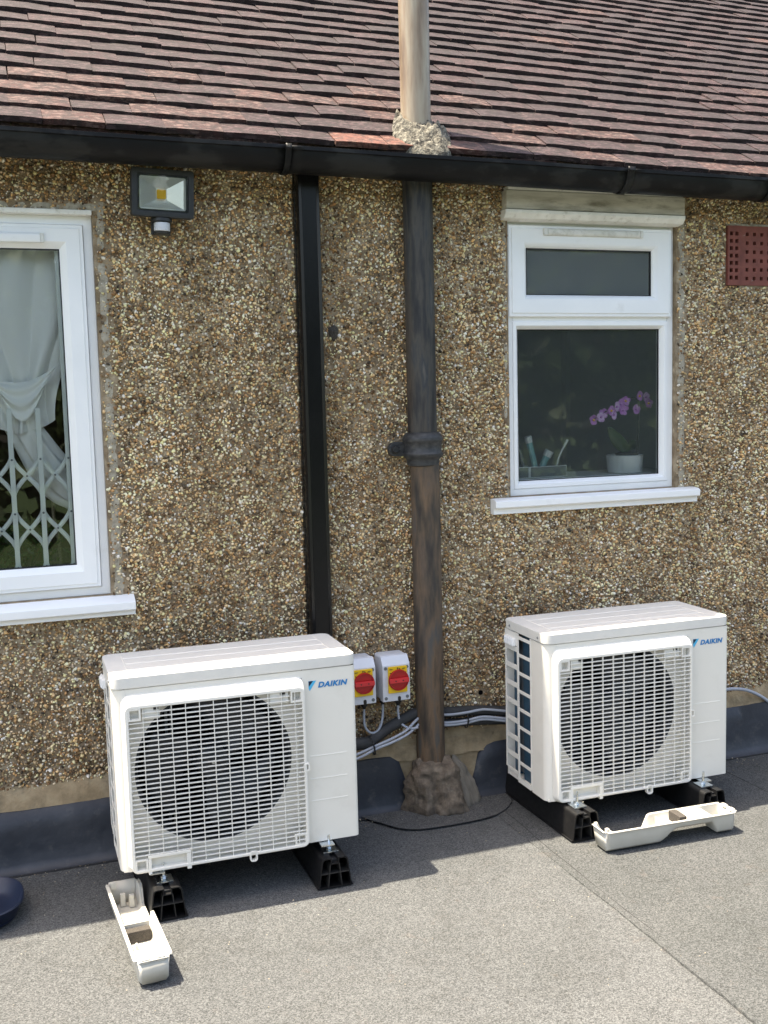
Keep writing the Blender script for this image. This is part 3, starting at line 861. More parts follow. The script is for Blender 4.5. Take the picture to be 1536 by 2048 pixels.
def window_right():
    w = link('window', None, house)
    w['label'] = 'white window with frosted top light over a fixed pane'
    x0, x1, z0, z1 = R_WIN
    # outer frame and transom
    MB().rings(x0, x1, z0, z1, [(0, 0.07), (0, 0.002), (0.002, 0.0), (0.024, 0.0), (0.025, 0.006), (0.025, 0.06)]).build('frame', 'upvc', w)
    MB().box(x0 + 0.026, x1 - 0.026, 0.0005, 0.06, 1.655, 1.700).build('transom', 'upvc', w, bevel=0.002)
    MB().rings(x0 + 0.0245, x1 - 0.0245, z0 + 0.0245, 1.668, [(0, 0.05), (0, -0.0005), (0.002, -0.003), (0.014, -0.003), (0.026, 0.014), (0.027, 0.03)]).build('bead', 'upvc', w)
    MB().box(x0 + 0.04, x1 - 0.04, 0.020, 0.024, z0 + 0.04, 1.655).build('pane', 'satin', w, smooth=False)
    MB().rings(x0 + 0.0500, x1 - 0.0500, z0 + 0.0500, 1.6425, [(-0.001, 0.0155), (0.003, 0.015), (0.0035, 0.021)]).build('gasket', 'dark', w)
    # opening top light
    MB().rings(1.693, 2.357, 1.683, 1.998, [(0, 0.03), (0, -0.010), (0.003, -0.0135), (0.012, -0.0145), (0.014, -0.018), (0.058, -0.018), (0.062, -0.016), (0.077, 0.002), (0.078, 0.03)]).build('top_sash', 'upvc', w)
    MB().box(1.76, 2.29, 0.012, 0.016, 1.75, 1.93).build('top_pane', 'frosted', w, smooth=False)
    MB().rings(1.693 + 0.077, 2.357 - 0.077, 1.683 + 0.077, 1.998 - 0.077, [(-0.001, 0.0025), (0.003, 0.002), (0.0035, 0.013)]).build('top_gasket', 'dark', w)
    MB().prism([(-0.0185, 1.962), (-0.026, 1.964), (-0.030, 1.970), (-0.030, 1.980), (-0.026, 1.986), (-0.0185, 1.988)], 'x', 1.842, 2.215).build('trickle_vent', 'upvc_dirty', w, bevel=0.0015)
    for xa, xb in ((1.826, 1.841), (2.216, 2.228)):
        MB().box(xa, xb, -0.030, -0.0185, 1.963, 1.987).build('vent_cap', 'upvc_dirty', w, bevel=0.003)
    MB().prism([(-0.064, 1.046), (-0.064, 1.025), (-0.060, 1.021), (-0.046, 1.021), (-0.046, 1.000), (0.0, 1.000), (0.0, 1.0545), (-0.02, 1.0545), (-0.052, 1.052)], 'x', 1.610, 2.452).build('sill', 'upvc', w, bevel=0.0015)
    lt = MB().box(1.668, 2.383, -0.058, -0.001, 2.042, 2.105).build('lintel', 'concrete', w, bevel=0.003)
    MB().prism([(-0.064, 2.040), (-0.064, 2.028), (-0.050, 2.012), (-0.012, 2.006), (-0.012, 2.040)], 'x', 1.662, 2.381).build('drip_mould', 'cream', w, bevel=0.002)
    MB().box(1.674, 2.379, -0.056, -0.002, 2.1055, 2.117).build('lintel_capping', 'cream', w, bevel=0.003)
    return w
window_right()

# rooms behind the panes, part of the house
def room(x0, x1, z0, z1, depth, mat):
    mb = MB()
    y0, y1 = 0.091, depth
    mb.add([(x0, y0, z0), (x1, y0, z0), (x1, y1, z0), (x0, y1, z0), (x0, y0, z1), (x1, y0, z1), (x1, y1, z1), (x0, y1, z1)],
           [(0, 1, 2, 3), (4, 7, 6, 5), (1, 5, 6, 2), (2, 6, 7, 3), (3, 7, 4, 0)])
    return mb.build('room', mat, house, smooth=False)
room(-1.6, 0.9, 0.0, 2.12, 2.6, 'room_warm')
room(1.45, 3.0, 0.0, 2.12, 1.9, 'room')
MB().box(-0.9, 0.40, 0.0915, 0.34, 0.80, 0.826).build('window_board', 'upvc', house, bevel=0.004)
MB().box(1.60, 2.46, 0.0915, 0.34, 1.080, 1.106).build('window_board', 'upvc', house, bevel=0.004)

# ------------------------------------------------------------------ air brick (part of the house)
def air_brick():
    x0, x1, z0, z1 = AIR
    b = link('air_brick', None, house)
    b['label'] = 'red terracotta air brick with square holes'
    def grid(xa, xb, holes_x, holes_z, s, yf, mat, name):
        mb = MB()
        ex = [xa] + [v for h in holes_x for v in (h - s, h + s)] + [xb]
        ez = [z0] + [v for h in holes_z for v in (h - s, h + s)] + [z1]
        for i in range(len(ex) - 1):
            for j in range(len(ez) - 1):
                if i % 2 == 1 and j % 2 == 1:
                    a, c, d, e = ex[i], ex[i + 1], ez[j], ez[j + 1]
                    mb.add([(a, yf, d), (c, yf, d), (c, yf, e), (a, yf, e), (a, 0.02, d), (c, 0.02, d), (c, 0.02, e), (a, 0.02, e)],
                           [(0, 4, 5, 1), (1, 5, 6, 2), (2, 6, 7, 3), (3, 7, 4, 0)])
                else:
                    mb.add([(ex[i], yf, ez[j]), (ex[i + 1], yf, ez[j]), (ex[i + 1], yf, ez[j + 1]), (ex[i], yf, ez[j + 1])], [(0, 1, 2, 3)])
        for p, q in (((xa, z0), (xb, z0)), ((xb, z0), (xb, z1)), ((xb, z1), (xa, z1)), ((xa, z1), (xa, z0))):
            mb.add([(p[0], yf, p[1]), (q[0], yf, q[1]), (q[0], 0.02, q[1]), (p[0], 0.02, p[1])], [(0, 1, 2, 3)])
        mb.build(name, mat, b, smooth=False)
    hz = [z0 + 0.028 + 0.0268 * k for k in range(7)]
    hz2 = [z0 + 0.026 + 0.0325 * k for k in range(6)]
    grid(x0 + 0.002, x0 + 0.056, [x0 + 0.0165, x0 + 0.0405], hz, 0.0072, WY - 0.012, 'airbrick', 'grating')
    grid(x0 + 0.0565, x1 - 0.002, [x0 + 0.092, x0 + 0.125, x0 + 0.158, x0 + 0.191], hz2, 0.0066, WY - 0.006, 'airbrick', 'grating')
    MB().box(x0, x1, 0.015, 0.06, z0, z1).build('shade_backing', 'cavity_shade', b)  # black box behind the holes, their inner shade put into its colour
    MB().prism([(WY - 0.01, z1), (WY - 0.006, z1 + 0.008), (WY + 0.004, z1 + 0.009), (WY + 0.004, z1)], 'x', x0, x1).build('mortar_bed', 'margin', b)
air_brick()

# ------------------------------------------------------------------ gutter
gut = thing('gutter', 'black painted half-round gutter under the roof tiles', 'gutter', (0.6, 0, 2.161), (0, math.atan(0.0085), 0))
def gutter_piece(x0, x1, seed):
    prof = [(-0.112, 0.002), (-0.1135, -0.02), (-0.121, -0.034), (-0.136, -0.049), (-0.16, -0.056), (-0.184, -0.052), (-0.203, -0.037), (-0.2135, -0.018),
            (-0.216, 0.0), (-0.221, 0.002), (-0.221, 0.008), (-0.214, 0.009)]
    n = max(3, int((x1 - x0) / 0.05)); g = []
    for i in range(n + 1):
        x = x0 + (x1 - x0) * i / n
        sag = 0.004 * fbm(x * 1.3, seed, 2, 3)
        g.append([(x, y, z + sag) for y, z in prof])
    o = MB().sheet(g).build('gutter_section', 'gutter', gut, angle=60)
    return solidify(o, 0.004, 1)
gutter_piece(-2.4, 0.262, 1); gutter_piece(0.272, 1.445, 2); gutter_piece(1.455, 2.03, 3); gutter_piece(2.04, 4.2, 4)
def gutter_joint(x, w):
    out = [(-0.108 if k == 0 else 0, 0) for k in range(0)]
    prof = [(-0.108, -0.004), (-0.1095, -0.02), (-0.117, -0.036), (-0.134, -0.053), (-0.16, -0.0605), (-0.186, -0.056), (-0.207, -0.040), (-0.219, -0.019), (-0.2225, 0.0), (-0.228, 0.004), (-0.226, 0.014)]
    g = [[(xx, y, z) for y, z in prof] for xx in (x - w / 2, x - w / 6, x + w / 6, x + w / 2)]
    solidify(MB().sheet(g).build('gutter_joint', 'gutter', gut, angle=60), 0.004, 1)
gutter_joint(0.267, 0.018); gutter_joint(1.45, 0.026); gutter_joint(2.035, 0.02); gutter_joint(-0.9, 0.03)

# ------------------------------------------------------------------ soil pipe
PX, PY, PR_ = 1.339, -0.070, 0.049
sp = thing('soil_pipe', 'weathered black iron soil pipe running up the wall and through the roof', 'pipe', (PX, PY, 0))
def pipe_part(name, z0, z1, mat, r=PR_, lean=0.0):
    prof = [(r - 0.002, z0), (r, z0 + 0.002)] + [(r * (1 + 0.004 * math.sin(k * 2.1)), z0 + (z1 - z0) * k / 24) for k in range(1, 24)] + [(r, z1 - 0.002), (r - 0.002, z1)]
    return MB().lathe(prof, (0, 0, 0), 40).build(name, mat, sp)
pipe_part('lower_pipe', 0.16, 1.19, 'iron_low').location = (0.006, 0, 0)
pipe_part('upper_pipe', 1.28, 2.215, 'iron')
pipe_part('vent_pipe', 2.217, 3.35, 'vent_pipe')
c_prof = [(0.046, 1.185), (0.053, 1.188), (0.055, 1.198), (0.054, 1.203), (0.060, 1.212), (0.0675, 1.219), (0.0685, 1.226), (0.064, 1.231), (0.0625, 1.262), (0.0665, 1.266),
          (0.0685, 1.272), (0.0665, 1.283), (0.061, 1.291), (0.054, 1.297), (0.047, 1.298)]
MB().lathe(c_prof, (0, 0, 0), 48).build('socket', 'iron_joint', sp, angle=50)
ear = MB()
for sx in (-1,):
    pts = []
    for k in range(13):
        a = R(-90 + 180 * k / 12)
        pts.append((sx * (0.094 + 0.022 * math.cos(a)), 1.243 + 0.024 * math.sin(a)))
    pts += [(sx * 0.05, 1.267), (sx * 0.05, 1.219)]
    ear.prism(pts, 'y', 0.012, 0.034)
ear.build('fixing_ear', 'iron_joint', sp, bevel=0.003)
MB().lathe([(0.0001, -0.004), (0.010, -0.004), (0.013, 0.0), (0.013, 0.006), (0.009, 0.012)], (-0.096, 0.001, 1.243), 16, 'y').build('fixing_bolt', 'dark', sp)

# mortar round the foot of the pipe (three trowelled lobes) and at the roof
def mortar_lump(name, mat, label, c, lobes, top, seed, amp, a0=-205, a1=25, r0=0.043, power=2.6):
    g = []
    na, nr = 84, 26
    for i in range(na + 1):
        a = R(a0 + (a1 - a0) * i / na)
        ux, uy = math.cos(a), math.sin(a)
        d = math.degrees(a)
        ext = lobes[0] + sum(h_ * math.exp(-((d - p_) / w_) ** 2) for p_, w_, h_ in lobes[1]) + 0.010 * fbm(i * 0.21, 0, seed) + 0.004 * fbm(i * 0.9, 2, seed)
        row = []
        for j in range(nr + 1):
            t = j / nr
            r = r0 + (ext - r0) * t ** 0.85
            z = top * (1 - t ** power) * (1 + 0.12 * fbm(ux * 2 + 1, uy * 2 + 4, seed))
            k_ = min(1, 4 * t)
            n1 = fbm(ux * r * 22 + 4, uy * r * 22, z * 22 + seed, 5)
            r += k_ * amp * n1
            z += k_ * amp * 0.8 * fbm(ux * r * 30 + 9, uy * r * 30, seed + 2, 5) * (1 - t)
            if j == nr: z = -0.004; r -= 0.006
            elif j == nr - 1: z = 0.008
            row.append((r * ux, r * uy, max(z, -0.004)))
        g.append(row)
    o = MB().sheet(g).build(name, mat, None, angle=75)
    o.location = c
    return tag(o, label, 'mortar')
mortar_lump('mortar_mound', 'mound', 'brown lumpy mortar mound round the foot of the soil pipe', (PX + 0.006, PY - 0.008, 0.006),
            (0.098, [(-62, 24, 0.048), (-150, 30, 0.020), (-104, 10, -0.016)]), 0.170, 3, 0.034, power=1.9)
mortar_lump('mortar_fillet', 'mound_pale', 'pale trowelled mortar fillet between soil pipe foot and right flashing', (PX + 0.075, PY + 0.022, 0.004),
            (0.098, [(-30, 20, 0.020), (-75, 20, 0.016)]), 0.165, 9, 0.012, -120, 20, 0.02, 1.5)
def fillet_back():
    g = []
    for i in range(41):
        x = 1.17 + 0.44 * i / 40; row = []
        for j in range(17):
            z = 0.225 - 0.225 * j / 16
            row.append((x, -0.040 - 0.016 * (j / 16) - 0.006 * fbm(x * 20, z * 20, 7) + (0.02 if i in (0, 40) else 0), z))
        g.append(row)
    MB().sheet(g).build('mortar_backing', 'mortar', house, angle=75)
fillet_back()

def roof_mortar():
    g = []
    na, nr = 72, 22
    for i in range(na + 1):
        a = 2 * math.pi * (i % na) / na
        ux, uy = math.cos(a), math.sin(a)
        ext = 0.086 + (0.048 if uy < 0 else -0.012) * abs(uy) + 0.018 * fbm(ux * 2 + 3, uy * 2 + 8, 1)
        row = []
        for j in range(nr + 1):
            t = j / nr
            r = 0.047 + (ext - 0.047) * t
            lx, ly = r * ux, r * uy
            base = (PY + ly - EY) * math.tan(PITCH) + EZ0 + SLX * (PX + lx - 0.6) + 0.014
            h = 0.042 * (1 - t ** 2.2) * (1 + 0.35 * (uy < 0) * abs(uy)) 
            nn = fbm(lx * 45, ly * 45, 3) * 0.034 + fbm(lx * 130, ly * 130, 9) * 0.012
            row.append((lx, ly, base + h + nn * (1 if 0 < j < nr else 0.2) - (0.03 if j == nr else 0)))
        g.append(row)
    o = MB().sheet(g).build('mortar_collar', 'mound_roof', None, angle=80)
    o.location = (PX, PY, 0)
    return tag(o, 'crumbling lichen-grey mortar collar where the pipe leaves the roof', 'mortar')
roof_mortar()

# felt patch in front of the pipe
def felt_patch(outline, z, mat, label, cat):
    mb = MB()
    n = len(outline)
    cx, cy = sum(p[0] for p in outline) / n, sum(p[1] for p in outline) / n
    mb.add([(cx, cy, z)] + [(p[0], p[1], z) for p in outline], [(0, 1 + i, 1 + (i + 1) % n) for i in range(n)])
    o = mb.build('felt_patch', mat, ground)
    return o
curve = smooth_path([(1.08, -0.085, 0), (1.118, -0.15, 0), (1.19, -0.245, 0), (1.33, -0.268, 0), (1.50, -0.25, 0), (1.60, -0.17, 0), (1.625, -0.085, 0)], 8)
felt_patch([(p.x, p.y) for p in curve], 0.0095, 'felt_dark', None, None)
def ribbon(pts, z, w0, seed):
    g = []
    for k, p in enumerate(pts):
        d = (Vector(pts[min(k + 1, len(pts) - 1)]) - Vector(pts[max(k - 1, 0)])).normalized()
        nn = Vector((-d.y, d.x, 0))
        c0 = Vector((p[0], p[1], 0)) + nn * 0.004 * fbm(k * 0.45, seed, 1)
        w = max(0.0003, w0 * (0.6 + 1.6 * fbm(k * 0.55, seed, 5)))
        g.append([(c0.x - nn.x * w, c0.y - nn.y * w, z - 0.001), (c0.x, c0.y, z + 0.0006), (c0.x + nn.x * w, c0.y + nn.y * w, z - 0.001)])
    return MB().sheet(g).build('bitumen_seam', 'joint', ground)
ribbon([tuple(p) for p in smooth_path([tuple(q) for q in curve], 3)], 0.0096, 0.0007, 5)
def seam(x, seed, y0, y1):
    pts = [(x + 0.010 * fbm((y0 + (y1 - y0) * k / 60) * 3.1, seed, 0), y0 + (y1 - y0) * k / 60, 0.0035) for k in range(61)]
    MB().tube(pts, [0.0016 + 0.0012 * abs(fbm(k * 0.7, seed, 4)) for k in range(61)], 5).build('bitumen_seam', 'joint', ground)
seam(1.545, 28.0, -1.9, -0.1)
seam(2.472, 18.0, -1.9, -0.1)
MB().tube([(x, -0.099 - 0.004 * fbm(x * 9, 1, 1), 0.004) for x in np.linspace(-1.2, 1.1, 60)], 0.003, 5).build('bitumen_seam', 'joint', ground)
MB().tube([(x, -0.099 - 0.004 * fbm(x * 9, 2, 1), 0.004) for x in np.linspace(1.6, 4.0, 60)], 0.003, 5).build('bitumen_seam', 'joint', ground)

# ------------------------------------------------------------------ trunking
tr = thing('cable_trunking', 'glossy black plastic trunking between the floodlight and the soil pipe', 'trunking', (0.930, WY - 0.006, 0))
MB().box(-0.002, 0.076, -0.018, 0.004, 0.30, 2.2).build('back_channel', 'pvc_black', tr, bevel=0.002)
MB().prism([(0.0, -0.0185), (0.0, -0.046), (0.004, -0.054), (0.012, -0.0575), (0.014, -0.0555), (0.060, -0.0555), (0.062, -0.0575), (0.070, -0.054), (0.074, -0.046), (0.074, -0.0185)], 'z', 0.30, 2.2).build('cover', 'pvc_black', tr)

# ------------------------------------------------------------------ floodlight
fl = thing('floodlight', 'dark grey LED floodlight with motion sensor under the gutter', 'floodlight', (0.505, -0.115, 2.034), (R(3), R(1.6), R(2)))
hous = MB()
o1 = rrect(-0.092, 0.092, -0.069, 0.069, 0.008); i1 = rrect(-0.076, 0.076, -0.054, 0.054, 0.006)
hous.ring_prism(o1, i1, 'y', -0.012, 0.020)
hous.prism(rrect(-0.084, 0.084, -0.062, 0.062, 0.008), 'y', 0.0205, 0.045)
hous.build('housing', 'flood', fl, bevel=0.0015)
inn = rrect(-0.0755, 0.0755, -0.0535, 0.0535, 0.006); mid = rrect(-0.069, 0.069, -0.0475, 0.0475, 0.006)
MB().ring_prism(inn, mid, 'y', -0.008, -0.0065).build('gasket', 'dark', fl)
refl = MB()
rx, rz, q = 0.069, 0.0475, 0.016
refl.add([(-rx, -0.0062, -rz), (rx, -0.0062, -rz), (rx, -0.0062, rz), (-rx, -0.0062, rz),
          (-rx + .006, -0.001, -rz + .005), (rx - .006, -0.001, -rz + .005), (rx - .006, -0.001, rz - .005), (-rx + .006, -0.001, rz - .005),
          (-q, 0.0175, -q), (q, 0.0175, -q), (q, 0.0175, q), (-q, 0.0175, q)],
         [(0, 1, 5, 4), (1, 2, 6, 5), (2, 3, 7, 6), (3, 0, 4, 7), (4, 5, 9, 8), (5, 6, 10, 9), (6, 7, 11, 10), (7, 4, 8, 11), (8, 9, 10, 11)])
refl.build('reflector', 'alu', fl, smooth=False)
MB().prism(rrect(-0.0135, 0.0135, -0.0135, 0.0135, 0.003), 'y', 0.0135, 0.017).build('led_chip', 'chip', fl)
MB().box(-0.073, 0.073, -0.0095, -0.0085, -0.051, 0.051).build('glass', 'glass', fl, smooth=False)
MB().box(-0.03, 0.03, 0.0455, 0.092, -0.035, 0.035).build('bracket', 'flood', fl, bevel=0.004)
sens = MB().lathe([(0.020, -0.0695), (0.031, -0.0705), (0.032, -0.079), (0.0225, -0.082), (0.0225, -0.083)], (0, 0.018, 0), 28)
sens.build('sensor_cap', 'flood', fl)
MB().lathe([(0.0222, -0.0832), (0.0235, -0.085), (0.0235, -0.107), (0.021, -0.1085)], (0, 0.012, 0), 28).build('sensor_lens', 'lens', fl)
MB().lathe([(0.022, -0.109), (0.024, -0.110), (0.022, -0.116), (0.012, -0.118)], (0, 0.014, 0), 28).build('sensor_base', 'flood', fl)
MB().box(-0.029, 0.029, 0.026, 0.040, -0.118, -0.070).build('sensor_back', 'flood', fl, bevel=0.003)

# ------------------------------------------------------------------ isolator switches
def isolator():
    t = thing('isolator_switch', '', 'switch', (0, 0, 0))
    w, h, d = 0.097, 0.154, 0.078
    MB().prism(rrect(0, w, 0, h, 0.010), 'y', -0.046, 0.004).build('back_box', 'iso', t, bevel=0.0015)
    cov = MB()
    # cover: sloping shoulder at the top, flat face
    cov.prism([(-0.0465, 0.0), (-0.0465, h), (-0.058, h - 0.002), (-d + 0.003, h - 0.026), (-d, h - 0.030), (-d, 0.002), (-d + 0.002, 0.0)], 'x', 0.0, w)
    cv = cov.build('cover', 'iso', t, bevel=0.004, segs=3)
    MB().prism(rrect(0.018, 0.085, 0.030, 0.120, 0.003), 'y', -d - 0.006, -d - 0.0003).build('yellow_plate', 'yellow', t, bevel=0.001)
    kx, kz = 0.0535, 0.074
    kn = MB().lathe([(0.036, -d - 0.0065), (0.036, -d - 0.011), (0.0345, -d - 0.0135), (0.0315, -d - 0.0135), (0.0305, -d - 0.0105), (0.0001, -d - 0.0105)], (kx, 0, kz), 40, 'y')
    knob = kn.build('knob', 'red', t)
    grip = MB().prism(rrect(kx - 0.034, kx + 0.034, kz - 0.0075, kz + 0.0075, 0.003), 'y', -d - 0.020, -d - 0.0107)
    gr = grip.build('grip', 'red_grip', t, bevel=0.001)
    gr.parent = knob
    for dx in (-0.014, 0.012):
        MB().lathe([(0.0001, 0), (0.0024, 0), (0.0024, 0.0006)], (kx + dx, -d - 0.0206, kz), 12, 'y').build('grip_hole', 'dark', knob)
    for sx_, sz_ in ((0.0105, 0.0125), (w - 0.0105, 0.0125), (0.0105, 0.115), (w - 0.0105, 0.115)):
        MB().lathe([(0.0001, -d - 0.0022), (0.0052, -d - 0.0022), (0.0058, -d - 0.0005), (0.0058, -d + 0.001)], (sx_, 0, sz_), 16, 'y').build('screw', 'screw', t)
    MB().prism(rrect(0.052, 0.063, 0.0005, 0.016, 0.005), 'y', -d - 0.0009, -d + 0.002).build('lock_slot', 'dark', t)
    # printed marks on the plate
    pm = MB()
    for a, b, c, e in ((0.049, 0.0525, 0.1125, 0.1165), (0.0495, 0.0512, 0.1095, 0.1125), (0.0555, 0.0575, 0.1105, 0.1155), (0.0575, 0.0605, 0.1105, 0.1122),
                       (0.022, 0.034, 0.1122, 0.1132), (0.022, 0.031, 0.1100, 0.1108), (0.068, 0.079, 0.1122, 0.1132), (0.066, 0.076, 0.1100, 0.1108),
                       (0.023, 0.0275, 0.098, 0.1005), (0.026, 0.0285, 0.086, 0.0895), (0.075, 0.0815, 0.0985, 0.1)):
        pm.box(a, b, -d - 0.0072, -d - 0.00605, c, e)
    pm.build('printed_marks', 'dark', t, smooth=False)
    for gx in (0.066,):
        MB().lathe([(0.009, -0.001), (0.0125, -0.002), (0.0125, -0.013), (0.009, -0.018), (0.0055, -0.024), (0.005, -0.026)], (gx, -0.040, 0), 16).build('gland', 'dark', t)
    MB().lathe([(0.009, -0.001), (0.0115, -0.002), (0.0115, -0.012), (0.008, -0.016), (0.005, -0.02)], (0.016, -0.026, 0), 16).build('gland', 'dark', t)
    return t
isoA = isolator()
isoA.location = (1.163, WY - 0.008, 0.400)
isoB = copy_tree(isoA)
isoB.location = (1.041, WY - 0.008, 0.402)
tag(isoA, 'grey isolator switch with red knob next to the soil pipe', 'switch', 'isolator switches')
tag(isoB, 'grey isolator switch with red knob partly behind the left air conditioner', 'switch', 'isolator switches')

# ------------------------------------------------------------------ cables and insulated pipe
def cable(name, pts, r, mat, label, cat, n=10, group=None):
    o = MB().tube(smooth_path(pts, 8), r, n).build(name, mat)
    return tag(o, label, cat, group)
cable('cable', [(1.107, -0.068, 0.376), (1.1055, -0.069, 0.350), (1.106, -0.072, 0.320), (1.118, -0.073, 0.298), (1.136, -0.074, 0.290), (1.156, -0.072, 0.300), (1.170, -0.066, 0.325), (1.177, -0.058, 0.355), (1.179, -0.054, 0.380)],
      0.0042, 'cable', 'thin grey cable hanging in a loop between the two isolator switches', 'cable')
cable('cable', [(1.229, -0.068, 0.374), (1.2285, -0.069, 0.345), (1.233, -0.072, 0.317), (1.248, -0.082, 0.300), (1.270, -0.090, 0.293), (1.290, -0.096, 0.296)],
      0.0042, 'cable', 'short grey cable curling down from the isolator beside the soil pipe', 'cable')
cable('insulated_pipe', [(0.86, -0.075, 0.24), (0.96, -0.082, 0.258), (1.07, -0.085, 0.263), (1.115, -0.080, 0.262), (1.15, -0.070, 0.275), (1.20, -0.064, 0.300), (1.26, -0.060, 0.323), (1.30, -0.056, 0.335)],
      [0.0205 if k < 28 else 0.0185 for k in range(57)], 'insul', 'black foam insulated pipe behind the left air conditioner and isolators', 'pipe', 14)
cable('insulated_pipe', [(1.39, -0.048, 0.322), (1.46, -0.050, 0.318), (1.55, -0.055, 0.312), (1.65, -0.070, 0.300), (1.76, -0.08, 0.29)],
      0.0175, 'insul', 'black foam insulated pipe between the soil pipe and the right air conditioner', 'pipe', 14)
cable('insulated_pipe', [(1.39, -0.052, 0.283), (1.46, -0.054, 0.280), (1.55, -0.058, 0.275), (1.65, -0.070, 0.268), (1.76, -0.08, 0.262)],
      0.0145, 'insul', 'lower black insulated pipe under the grey cables by the right air conditioner', 'pipe', 14)
cable('cable', [(0.90, -0.11, 0.205), (1.00, -0.112, 0.222), (1.075, -0.110, 0.240), (1.13, -0.104, 0.254), (1.19, -0.098, 0.269), (1.245, -0.092, 0.288), (1.28, -0.085, 0.312), (1.305, -0.075, 0.325)],
      0.0045, 'cable', 'upper grey cable sweeping from the left air conditioner behind the soil pipe', 'cable')
cable('cable', [(0.90, -0.115, 0.190), (1.00, -0.118, 0.210), (1.075, -0.116, 0.228), (1.13, -0.108, 0.245), (1.19, -0.103, 0.258), (1.245, -0.096, 0.274), (1.285, -0.085, 0.294), (1.305, -0.075, 0.304)],
      0.0045, 'cable', 'lower grey cable sweeping from the left air conditioner behind the soil pipe', 'cable')
for dz, lab in ((0.0, 'top grey cable clipped to the black pipe right of the soil pipe'), (-0.028, 'middle grey cable right of the soil pipe'), (-0.037, 'bottom grey cable right of the soil pipe')):
    w_ = 0.004 if dz == 0 else 0.006
    cable('cable', [(1.375, -0.070, 0.322 + dz), (1.42, -0.074, 0.320 + dz - 0.002), (1.48, -0.075, 0.318 + dz), (1.54, -0.078, 0.318 + dz + w_), (1.60, -0.086, 0.311 + dz + w_ * 0.6), (1.68, -0.10, 0.300 + dz), (1.78, -0.11, 0.29 + dz)],
          0.0046, 'cable', lab, 'cable')
cable('cable', [(2.33, -0.10, 0.235), (2.46, -0.075, 0.252), (2.56, -0.056, 0.263), (2.62, -0.052, 0.262), (2.68, -0.052, 0.250), (2.74, -0.053, 0.222), (2.79, -0.055, 0.185), (2.83, -0.056, 0.13)],
      0.0065, 'cable', 'grey cable leaving the right air conditioner along the wall', 'cable')
def tie(loc, r, label, rot=(0, 0, 0)):
    pts = [(0, r * math.cos(2 * math.pi * k / 24), r * 1.6 * math.sin(2 * math.pi * k / 24)) for k in range(24)]
    mb = MB()
    for k in range(24):
        a, b = pts[k], pts[(k + 1) % 24]
        mb.add([(-.0025, a[1], a[2]), (.0025, a[1], a[2]), (.0025, b[1], b[2]), (-.0025, b[1], b[2])], [(0, 1, 2, 3)])
    o = mb.build('cable_tie', 'dark')
    solidify(o, 0.0014, 0); o.location = loc; o.rotation_euler = rot
    tag(o, label, 'cable tie')
    MB().box(-0.003, 0.003, -r - 0.004, -r, -0.004, 0.004).build('tie_head', 'dark', o, bevel=0.0006)
tie((1.122, -0.098, 0.256), 0.021, 'black cable tie round the grey cables near the isolators', (0, R(-12), 0))
tie((1.482, -0.066, 0.290), 0.018, 'black cable tie round the grey cables right of the soil pipe', (0, R(3), 0))

